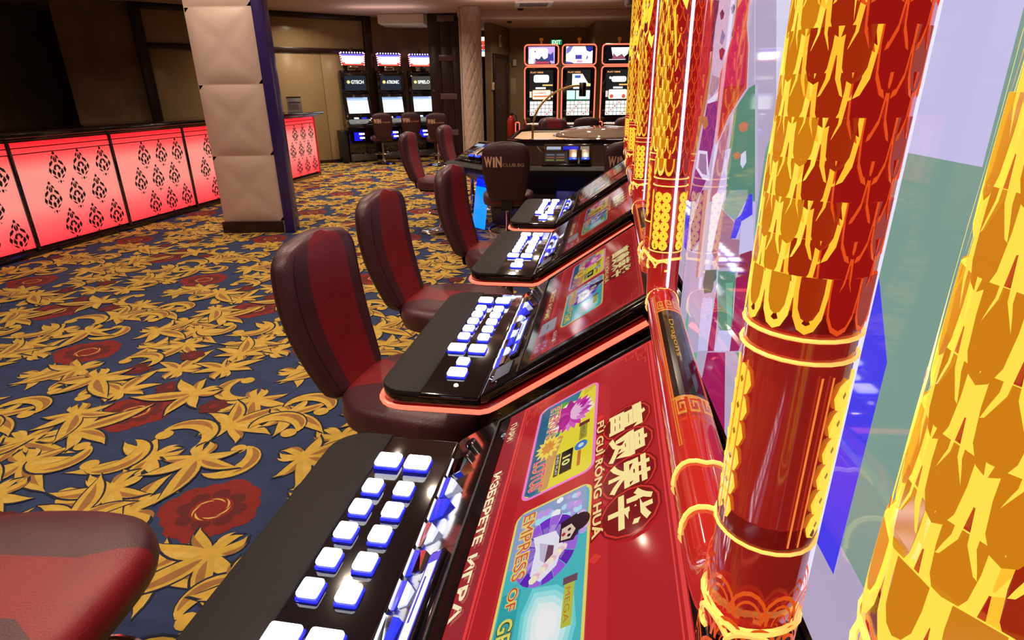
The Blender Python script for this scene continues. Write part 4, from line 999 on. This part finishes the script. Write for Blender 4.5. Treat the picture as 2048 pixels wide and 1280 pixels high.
# ------------------------------------------------------------------ electronic roulette table
rt = thing('roulette_table', 'large black electronic roulette table with cream top and blue lit base', 'gaming table', (0, 0, 0))
OUT = [(-.64, 5.88), (-.22, 5.34), (1.75, 5.12), (2.25, 5.75), (2.10, 7.55), (1.62, 8.0), (.25, 7.85), (.0, 7.55)]
INN = [(-.03, 5.97), (.10, 5.80), (1.55, 5.62), (1.80, 5.98), (1.72, 7.12), (1.45, 7.42), (.28, 7.50), (.10, 7.30)]
def ringmesh(rs, cap=False):
    m = MB(); n = len(rs[0][0]); vs = []; fs = []
    for poly, z in rs: vs += [(x, y, z) for x, y in poly]
    for j in range(len(rs)-1):
        for k in range(n): fs.append((j*n+k, j*n+(k+1) % n, (j+1)*n+(k+1) % n, (j+1)*n+k))
    if cap: fs.append(tuple((len(rs)-1)*n+k for k in range(n)))
    return m.add(vs, fs)
def mixp(A, B, t): return [(a[0]+(b[0]-a[0])*t, a[1]+(b[1]-a[1])*t) for a, b in zip(A, B)]
cen = (.95, 6.55)
def scp(P, s_): return [(cen[0]+(x-cen[0])*s_, cen[1]+(y-cen[1])*s_) for x, y in P]
obj('padded_rim', ringmesh([(scp(OUT, .96), .60), (scp(OUT, 1.0), .63), (scp(OUT, 1.01), .665), (scp(OUT, .99), .69), (scp(OUT, .955), .695), (scp(OUT, .93), .69)]), ARM, rt, smooth=50)
obj('station_ring', ringmesh([(scp(OUT, .94), .68), (mixp(OUT, INN, .45), .745), (mixp(OUT, INN, .93), .845), (INN, .862)]), BLACK, rt, smooth=20)
obj('table_body', ringmesh([(scp(OUT, .72), .03), (scp(OUT, .74), .40), (scp(OUT, .95), .60), (scp(OUT, .93), .685)], True), SATIN, rt, smooth=20)
CREAM = mat('cream_table_top', (.80, .60, .36), .35, var=(5, .06))
obj('inner_rim', ringmesh([(INN, .855), (INN, .89), (scp(INN, .97), .893), (scp(INN, .955), .86)]), BLACK, rt, smooth=20)
ct = obj('cream_top', ringmesh([(scp(INN, .957), .84), (scp(INN, .955), .868)], True), CREAM, rt, smooth=20)
for (x, y) in ((.42, 7.18), (1.35, 7.12)):
    obj('recess_frame', MB().tube([(x-.17, y-.05, .869), (x+.17, y-.05, .869), (x+.17, y+.06, .869), (x-.17, y+.06, .869)], .006, 6, True), SATIN, ct)
dome = MB().lathe([(.50, 0), (.48, .03), (.40, .065), (.26, .09), (.12, .10), (.001, .102)], 48)
obj('wheel_dome', dome, mat('smoked_dome_glass', (.75, .62, .5), .04, trans=.75, coat=.5), rt, smooth=60, loc=(.98, 6.48, .8695))
obj('wheel_ring', MB().tube([(.98+.51*math.cos(q), 6.48+.51*math.sin(q), .875) for q in [k*2*PI/48 for k in range(48)]], .012, 8, True), CHROME, rt)
obj('wheel_rotor', MB().lathe([(.001, .03), (.05, .05), (.10, .02), (.30, .004), (.45, .012), (.46, .002), (.001, .001)], 40), mat('wheel_wood', (.20, .08, .03), .2), rt, loc=(.98, 6.48, .8695))
# front station panels
def station(px_, py, ang, lit=True):
    Mx = Matrix.Translation((px_, py, .0)) @ Matrix.Rotation(ang, 4, 'Z')
    p = obj('player_station', MB().prism([(.0, .695), (.0, .715), (.30, .852), (.36, .862), (.36, .695)], -.22, .22, 'x', M=Mx, bevel=.006), BLACK, rt)
    k = (.852-.715)/.30
    def fn(u, v_, h): return Mx @ Vector((u, v_, .715+v_*k+h))
    a = Art(fn, .5, h0=.0025, step=.0003)
    a.rect(-.20, .03, .0, .17, '#4a4440'); 
    for r_ in range(3):
        for c_ in range(2): a.rect(-.185+.09*c_, .045+.04*r_, -.185+.09*c_+.07, .045+.04*r_+.018, ['#a09a4c', '#b06a5c', '#8c98a8'][r_])
    a.rect(-.19, .22, -.06, .265, '#d8e8ff', 1.2); a.rect(-.04, .215, .10, .27, '#2030e0', 1.6); a.rect(.12, .215, .2, .27, '#c8b8a0', 1.)
    a.build('station_print', p)
    for cx in (.055, .165):
        obj('bill_acceptor', MB().box(cx-.045, cx+.045, .02, .20, 0, .030, .006, M=Mx @ Matrix.Translation((0, 0, .715)) @ Matrix.Rotation(math.atan(k), 4, 'X')), BLACK, rt)
        bz = obj('acceptor_plate', MB().box(cx-.034, cx+.034, .055, .19, .0302, .036, .003, M=Mx @ Matrix.Translation((0, 0, .715)) @ Matrix.Rotation(math.atan(k), 4, 'X')), mat('brushed_bronze', (.36, .30, .24), .35, .6), rt)
        obj('blue_slot_light', MB().box(cx-.034, cx+.034, .022, .050, .0302, .038, .003, M=Mx @ Matrix.Translation((0, 0, .715)) @ Matrix.Rotation(math.atan(k), 4, 'X')), mat('blue_slot_glow', (0, 0, .3), .2, emit=(.02, .08, 1.), strength=1.3), rt)
fa = math.atan2(5.12-5.34, 1.97)
station(.50, 5.315, fa); station(1.05, 5.255, fa)
station(-.42, 5.72, fa+math.atan2(-.54, .42)+.1, True)
for k, (x, y) in enumerate(((-.28, 6.35), (-.10, 6.85), (.06, 7.28))):
    an = math.atan2(1.97-.3, .75)
    Mx = Matrix.Translation((x, y, .735+.01*k)) @ Matrix.Rotation(-PI/2+.40*0-.35, 4, 'Z') @ Matrix.Rotation(.30, 4, 'X')
    o = obj('side_screen', MB().box(-.20, .20, .02, .26, 0, .02, .004, M=Mx), BLACK, rt)
    a = Art(lambda u, v_, h: Mx @ Vector((u, v_, .02+h)), .35, h0=.001, step=.0003); a.rect(-.18, .04, .18, .24, '#3a3a48'); a.rect(-.15, .17, .15, .22, '#9aa2c0'); a.rect(-.15, .07, -.02, .14, '#604cc8', 1.2); a.rect(.02, .07, .15, .14, '#7c8aa8'); a.build('screen_print', o)
# blue lit base panels
BLU = mat('blue_led_panel', (0, 0, .4), .25, emit=(.0, .02, 1.), strength=1.2)
BLU2 = mat('bright_blue_led_panel', (0, .1, .5), .25, emit=(.0, .20, 1.), strength=1.5)
for (x0, y0), (x1, y1) in (((-.40, 5.78), (-.25, 5.60)), ((.42, 5.50), (.72, 5.47))):
    d_ = Vector((x1-x0, y1-y0, 0)); L = d_.length; Mx = Matrix.Translation((x0, y0, 0)) @ Matrix.Rotation(math.atan2(d_.y, d_.x), 4, 'Z') @ Matrix.Rotation(-.16, 4, 'X')
    PB = (x0 < 0)
    obj('blue_light_panel', MB().box(0, L, 0, .02, .33, .66, .004, M=Mx), BLU if PB else mat('dim_blue_panel', (0, 0, .1), .3, emit=(0, .02, .5), strength=.12), rt)
    obj('bright_light_panel', MB().box(.01, L-.02, -.008, -.001, .06, .46, .004, M=Mx), BLU2 if PB else mat('dim_blue_panel', (0, 0, .1)), rt)
l = bpy.data.lights.new('blue_base_lamp', 'AREA'); l.shape = 'RECTANGLE'; l.size = .3; l.size_y = .5; l.energy = 3; l.color = (.02, .05, 1)
o = bpy.data.objects.new('blue_base_lamp', l); C.objects.link(o); o.location = (-.45, 5.52, .30); o.rotation_euler = (math.radians(80), 0, math.radians(-40))
# brass arc lamp / ball camera arm above the wheel
t = thing('arc_lamp', 'slender brass arched arm with dark cylinder head over the roulette table', 'lamp', (.22, 5.95, .868))
pts = []
for k in range(17):
    q = k/16; ang = PI*.5*q
    pts.append((.46*(1-math.cos(ang)), .0, .10+.40*math.sin(ang)**.95 if k else .0))
pts = [(0, 0, 0), (0, 0, .06)] + pts[1:] 
BRASS = mat('brass', (.62, .48, .22), .28, 1.)
obj('arched_arm', MB().tube(pts, .0115, 10), BRASS, t, smooth=60)
obj('lamp_head', MB().lathe([(.001, .035), (.030, .035), (.034, .025), (.034, -.085), (.028, -.09), (.001, -.09)], 20), DCHROME, t, loc=(.475, 0, .49))
obj('arm_base', MB().lathe([(.001, 0), (.045, 0), (.045, .008), (.015, .02), (.001, .02)], 20), BRASS, t)

# ------------------------------------------------------------------ three upright machines at the back left
def upright_machine(label, loc, rotz, word, scr3=False):
    t = thing('slot_cabinet', label, 'slot machine', loc, rotz, 'upright slot machines at the back left')
    # local: x across, y back, front at y=0
    obj('lower_cabinet', lambda: MB().box(-.27, .27, .0, .52, .0, .70, .015), BLACK, t, key='uc1')
    obj('button_shelf', lambda: MB().prism([(-.26, .68), (-.28, .72), (-.24, .745), (.02, .86), (.02, .68)], -.30, .30, 'x', bevel=.012), BLACK, t, key='uc2')
    obj('upper_cabinet', lambda: MB().prism([(.02, .70), (.02, .88), (.16, 1.29), (.13, 1.32), (.13, 1.66), (.18, 1.72), (.50, 1.72), (.50, .70)], -.275, .275, 'x', bevel=.010), BLACK, t, key='uc3')
    s_ = obj('lower_screen', lambda: MB().prism([(.03, .925), (.022, .928), (.122, 1.235), (.13, 1.232)], -.215, .215, 'x'), MATTE, t, key='uc4')
    k_ = (.122-.022)/(1.235-.928)
    a = Art(lambda u, v_, h: (u, .022+(v_-.928)*k_-h-.001, v_), 1., h0=.001, step=.0004)
    a.rect(-.205, .935, .205, 1.228, '#f6faf2', 1.4); a.rect(-.205, 1.17, .205, 1.228, '#b8cdf4', 1.2); a.rect(-.205, 1.205, .12, 1.228, '#8fa6dc', 1.1); a.build('screen_print', s_, key='uca')
    s2 = obj('upper_screen', lambda: MB().box(-.225, .225, .118, .131, 1.345, 1.635, .004), BLACK, t, key='uc5')
    a = Art(lambda u, v_, h: (u, .118-h, v_), 1., h0=.001, step=.0004)
    a.rect(-.205, 1.36, .205, 1.62, '#55514c' if scr3 else '#2c3240', .8); a.disc(-.135, 1.51, .032, '#f0dc5c', 1.2, 14); a.disc(-.128, 1.505, .016, '#ffffff', 1.2, 12); a.text(word, -.085, 1.480, .085, '#ffffff', 1.3, bold=.03, width=.25)
    a.build('screen_print', s2)
    # topper
    tp = obj('topper', lambda: MB().prism([(-.20, 1.80), (.20, 1.80), (.235, 2.02), (-.235, 2.02)], .14, .30, 'y', bevel=.01), BLACK, t, key='uc6')
    a = Art(lambda u, v_, h: (u, .139-h, v_), 1., h0=.0015, step=.0004)
    a.poly([(-.19, 1.81), (.19, 1.81), (.205, 1.87), (-.205, 1.87)], '#f05a48', 1.3); a.poly([(-.205, 1.865), (.205, 1.865), (.22, 2.01), (-.22, 2.01)], '#fff4ff', 3.0); a.poly([(-.215, 1.975), (.215, 1.975), (.22, 2.01), (-.22, 2.01)], '#7a6cff', 1.3)
    a.poly([(-.15, 1.84), (.15, 1.84), (.17, 1.96), (-.17, 1.96)], '#ffffff', 4.); a.build('topper_print', tp, key='ucb')
    def bulbs(lo, hi, nb):
        m = MB()
        for k in range(nb):
            q = k/(nb-1); side = 0
            P = [(-.21+.42*q, 2.035)] if hi else [(-.215-.02*q, 1.82+.2*q), (.215+.02*q, 1.82+.2*q)]
            for x, z in P: m.lathe([(.001, -.014), (.012, -.008), (.015, 0), (.010, .011), (.001, .015)], 8, M=Matrix.Translation((x, .15, z)))
        return m
    obj('bulb_row', lambda: bulbs(0, 1, 9), mat('violet_bulb', (.5, .5, .9), .2, emit=(.55, .50, 1.), strength=2.5), t, key='ucc')['kind'] = 'stuff'
    obj('bulb_row', lambda: bulbs(1, 0, 6), mat('pink_bulb', (.9, .4, .4), .2, emit=(1., .35, .45), strength=2.0), t, key='ucd')['kind'] = 'stuff'
    obj('topper_neck', lambda: MB().box(-.10, .10, .16, .28, 1.7202, 1.7998, .004), CHROME, t, key='uce')
    obj('beacon', lambda: MB().lathe([(.001, 2.0205), (.022, 2.0205), (.022, 2.06), (.028, 2.065), (.028, 2.13), (.001, 2.135)], 12, M=Matrix.Translation((0, .22, 0))), mat('smoked_beacon', (.12, .04, .03), .2), t, key='ucf')
    # deck lights
    def fnd(u, v_, h): return (u, -.235+v_*.911, .7475+v_*.41+h)
    dk = obj('deck_panel', lambda: MB().prism([(-.235, .7475), (-.235, .75), (.0, .856), (.0, .853)], -.27, .27, 'x'), BLACK, t, key='ucg')
    a = Art(fnd, 1., h0=.004, step=.0003)
    for k in range(5): a.rect(-.23+.095*k, .05, -.165+.095*k, .09, '#c8a890' if k % 2 else '#8c7460', .5)
    a.rect(-.13, .20, -.04, .26, '#f4fbff', 1.8); a.rect(.02, .20, .12, .25, '#2030f0', 1.6); a.disc(.16, .14, .02, '#fff0d0', 1.2, 10); a.rect(.19, .18, .24, .22, '#f0f0ff', 1.6)
    a.build('deck_print', dk, key='uch')
    a = Art(lambda u, v_, h: (u, -.0-h, v_), 1., h0=.002, step=.0004)
    a.rect(-.16, .42, .0, .58, '#1c18d8', 1.4); a.rect(-.06, .53, .05, .565, '#f4f0ff', 2.2); a.rect(-.05, .455, .05, .49, '#f0e8ff', 2.0); a.build('coin_door_lights', t, key='uci')
    if word == 'GTECH': obj('side_box', lambda: MB().box(-.42, -.285, .02, .45, .02, .62, .01), SATIN, t, key='ucj')
    obj('kick_plate', lambda: MB().box(-.26, .26, -.012, -.001, .04, .16, .003), mat('dull_steel', (.16, .15, .15), .3, .8), t, key='uck')
    return t
u1 = Vector((-2.96, 12.16, 0)); u2 = Vector((-2.36, 12.58, 0)); u3 = Vector((-1.80, 12.98, 0))
upright_machine('upright slot cabinet reading GTECH, leftmost of the three at the back left', u1, .50, 'GTECH')
upright_machine('upright slot cabinet reading ATRONIC, middle of the three at the back left', u2, .38, 'ATRONIC')
upright_machine('upright slot cabinet with greyish upper screen, beside the maroon panel', u3, .28, 'SPIELO', True)
chair('lettered maroon stool in front of the leftmost back cabinet', (-2.50, 11.85, 0), PI/2+.30, 'stools at the back left cabinets', logo=True)
chair('lettered maroon stool in front of the middle back cabinet', (-1.98, 12.15, 0), PI/2+.22, 'stools at the back left cabinets', logo=True)
chair('lettered dark stool in front of the third back cabinet by the maroon panel', (-1.38, 11.55, 0), PI/2+.1, 'stools at the back left cabinets', logo=True)

# ------------------------------------------------------------------ red edged machines along the far wall
def red_machine(label, loc, rotz, kind):
    t = thing('red_edged_machine', label, 'slot machine', loc, rotz, 'red edged slot machines at the far wall')
    obj('base_cabinet', lambda: MB().box(-.25, .25, .10, .60, 0, .80, .015), BLACK, t, key='r1')
    obj('deck', lambda: MB().prism([(-.30, .74), (-.32, .80), (-.28, .83), (.12, .90), (.12, .74)], -.28, .28, 'x', bevel=.012), BLACK, t, key='r2')
    obj('deck_light_bar', lambda: MB().box(-.26, .26, -.323, -.310, .842, .856, .004), mat('warm_light_bar', (.8, .5, .4), .2, emit=(1., .50, .36), strength=1.4), t, key='r3')
    s1_ = obj('main_monitor', lambda: MB().prism(rrect(-.255, .92, .255, 1.66, .04), .12, .20, 'y', bevel=.008), BLACK, t, key='r4')
    s2_ = obj('top_monitor', lambda: MB().prism(rrect(-.255, 1.69, .255, 1.97, .04), .12, .20, 'y', bevel=.008), BLACK, t, key='r5')
    obj('red_led_border', lambda: MB().tube([(x, .112, z) for x, z in rrect(-.262, .86, .262, 1.665, .05, 5)], .010, 8, True), LED, t, key='r6')
    obj('red_led_border', lambda: MB().tube([(x, .112, z) for x, z in rrect(-.262, 1.69, .262, 1.975, .05, 5)], .010, 8, True), LED, t, key='r7')
    obj('red_side_housing', lambda: MB().prism([(.12, .90), (.21, .90), (.30, 1.98), (.21, 1.98)], -.262, -.256, 'x').prism([(.12, .90), (.21, .90), (.30, 1.98), (.21, 1.98)], .256, .262, 'x'), LEDR, t, key='r8')
    obj('rear_support', lambda: MB().box(-.16, .16, .203, .42, .80, 1.9, .01), SATIN, t, key='r9')
    obj('beacon', lambda: MB().lathe([(.001, 1.99), (.016, 1.99), (.016, 2.03), (.03, 2.04), (.03, 2.07), (.001, 2.075)], 12, M=Matrix.Translation((0, .16, 0))), mat('amber_beacon', (.2, .06, .02), .3, emit=(.7, .2, .02), strength=.12), t, key='r11')
    a = Art(lambda u, v_, h: (u, .1195-h, v_), 1., h0=.001, step=.0004)
    G = '#2c2a28'
    a.rect(-.185, .94, .185, 1.62, G, .7); a.text('PLAY HERE', -.17, 1.575, .030, '#ffb070', 1.2, bold=.03, width=.20)
    if kind == 0: a.rect(-.12, 1.44, .12, 1.55, '#ffffff', 1.6, r=.03); a.rect(.02, 1.39, .18, 1.41, '#ffd080', 1.2); a.rect(-.09, 1.345, .07, 1.37, '#ffffff', 1.4)
    elif kind == 1: a.poly([(-.10, 1.40), (-.10, 1.56), (.06, 1.56), (.14, 1.44), (.18, 1.40)], '#fff6e8', 1.5); a.rect(-.06, 1.50, .03, 1.54, '#4a70c8'); a.rect(-.02, 1.38, .19, 1.42, '#ffe0a0', 1.3); a.rect(-.08, 1.345, .02, 1.37, '#ffffff', 1.4)
    else: a.rect(-.10, 1.44, .13, 1.52, '#f4ffff', 1.6, r=.03); a.disc(-.12, 1.50, .02, '#e0ffff', 1.4, 8); a.rect(.02, 1.39, .18, 1.41, '#ffc070', 1.2); a.rect(-.07, 1.345, .08, 1.37, '#ffffff', 1.4)
    bc_ = ['#f4c890', '#b8f0d8', '#fff0e8'][kind]
    if kind == 1: a.rect(-.18, 1.19, -.05, 1.32, '#c8f4e4', 1.3); a.rect(-.035, 1.19, .185, 1.32, '#d8fff0', 1.3); a.rect(-.18, 1.175, .185, 1.185, '#3c8c6c')
    else:
        a.rect(-.14, 1.19, .15, 1.33, bc_, 1.2, r=.02); a.rect(-.128, 1.202, .138, 1.318, '#fff4e6', 1.4, r=.014)
        a.text('GAMES', -.12, 1.275, .032, '#e8803c', 1.1, bold=.03, width=.20) if kind == 0 else a.disc(-.09, 1.23, .03, '#e05a48', 1.1, 9)
        a.rect(-.12, 1.225, .12, 1.25, '#e88450', 1.1) if kind == 0 else a.disc(.10, 1.23, .03, '#e05a48', 1.1, 9)
        a.rect(-.185, 1.22, -.15, 1.31, '#e8d8c8', 1.1); a.rect(.16, 1.22, .185, 1.31, '#e8d8c8', 1.1)
    for r_ in range(4):
        for c_ in range(6):
            u = -.18+c_*.0615; v_ = .95+r_*.055; a.rect(u, v_, u+.055, v_+.048, ['#f8f4ea', '#eef8f0', '#fff0ea', '#f4f4fa'][(c_+r_) % 4], 1.3)
            if (c_*3+r_*5) % 4 == 0: a.disc(u+.027, v_+.024, .013, ['#d04a48', '#e07a6c'][r_ % 2], 1., 8)
    a.build('main_picture', s1_, key='ra%d' % kind)
    a = Art(lambda u, v_, h: (u, .1195-h, v_), 1., h0=.001, step=.0004)
    if kind == 0:
        a.rect(-.205, 1.71, .205, 1.95, '#d0a8e8', 1.2); a.rect(-.19, 1.78, .10, 1.93, '#fff8ff', 1.5, r=.04); a.poly([(-.08, 1.71), (-.10, 1.79), (-.04, 1.77), (.0, 1.82), (.04, 1.77), (.10, 1.80), (.15, 1.71)], '#44506c'); a.poly([(.09, 1.75), (.10, 1.86), (.14, 1.84), (.18, 1.88), (.19, 1.75)], '#4848a0'); a.rect(-.10, 1.71, .12, 1.74, '#d04860'); a.rect(-.20, 1.71, -.12, 1.78, '#ffffff', 1.4); a.disc(-.10, 1.88, .012, '#5a5a80', 1, 8)
    elif kind == 1:
        a.rect(-.205, 1.71, .205, 1.95, '#fdfaff', 1.5); a.poly([(-.2, 1.84), (-.14, 1.88), (-.10, 1.95), (-.16, 1.95), (-.2, 1.92)], '#8a86d0'); a.poly([(.09, 1.95), (.11, 1.89), (.16, 1.87), (.205, 1.89), (.205, 1.95)], '#3a3aa0'); a.rect(-.06, 1.77, .04, 1.83, '#5a48b8'); a.poly([(-.205, 1.71), (-.205, 1.74), (-.12, 1.73), (-.08, 1.71)], '#6a60c0'); a.poly([(.1, 1.75), (.14, 1.79), (.12, 1.83)], '#7a78c0'); a.rect(-.04, 1.72, .05, 1.755, '#e8b8d8')
    else:
        a.rect(-.205, 1.71, .205, 1.95, '#14121e', .8); a.poly([(-.10, 1.80), (-.13, 1.93), (.15, 1.93), (.13, 1.84), (.06, 1.78)], '#fff8f4', 1.6); a.poly([(-.11, 1.77), (-.09, 1.85), (-.04, 1.80), (.04, 1.84), (.10, 1.77)], '#a05a68'); a.rect(-.16, 1.755, .10, 1.765, '#f0e8f0', 1.2)
    a.build('top_picture', s2_, key='rb%d' % kind)
    return t
red_machine('red edged machine with pinkish top picture, leftmost at the far wall', (.505, 9.72, 0), .06, 0)
red_machine('red edged machine with green tinted game cards, behind the brass lamp head', (1.085, 9.72, 0), .03, 1)
red_machine('red edged machine with dark top picture, partly hidden by the slot row', (1.70, 9.72, 0), .0, 2)
chair('dark maroon chair at the leftmost red edged machine', (.42, 9.15, 0), PI/2+.5, 'chairs at the red edged machines')
chair('dark maroon chair at the middle red edged machine', (1.10, 9.10, 0), PI/2, 'chairs at the red edged machines')
chair('dark maroon chair at the right red edged machine', (1.72, 9.10, 0), PI/2-.1, 'chairs at the red edged machines')

for x, lab in ((.115, 'red lit arch edged post left of the leftmost red edged machine'), (1.392, 'red lit arch edged post between the middle and right red edged machines')):
    t = thing('machine_divider', lab, 'divider', (x, 9.45, 0), 0, 'red lit divider posts')
    obj('divider_body', lambda: MB().box(-.03, .03, .0, .05, 0, .86, .008), BLACK, t, key='md1')
    obj('red_led_outline', lambda: MB().tube([(-.03, -.01, .45), (-.03, -.01, .86), (-.02, -.01, .87), (.02, -.01, .87), (.03, -.01, .86), (.03, -.01, .45)], .007, 8), LED, t, key='md2')
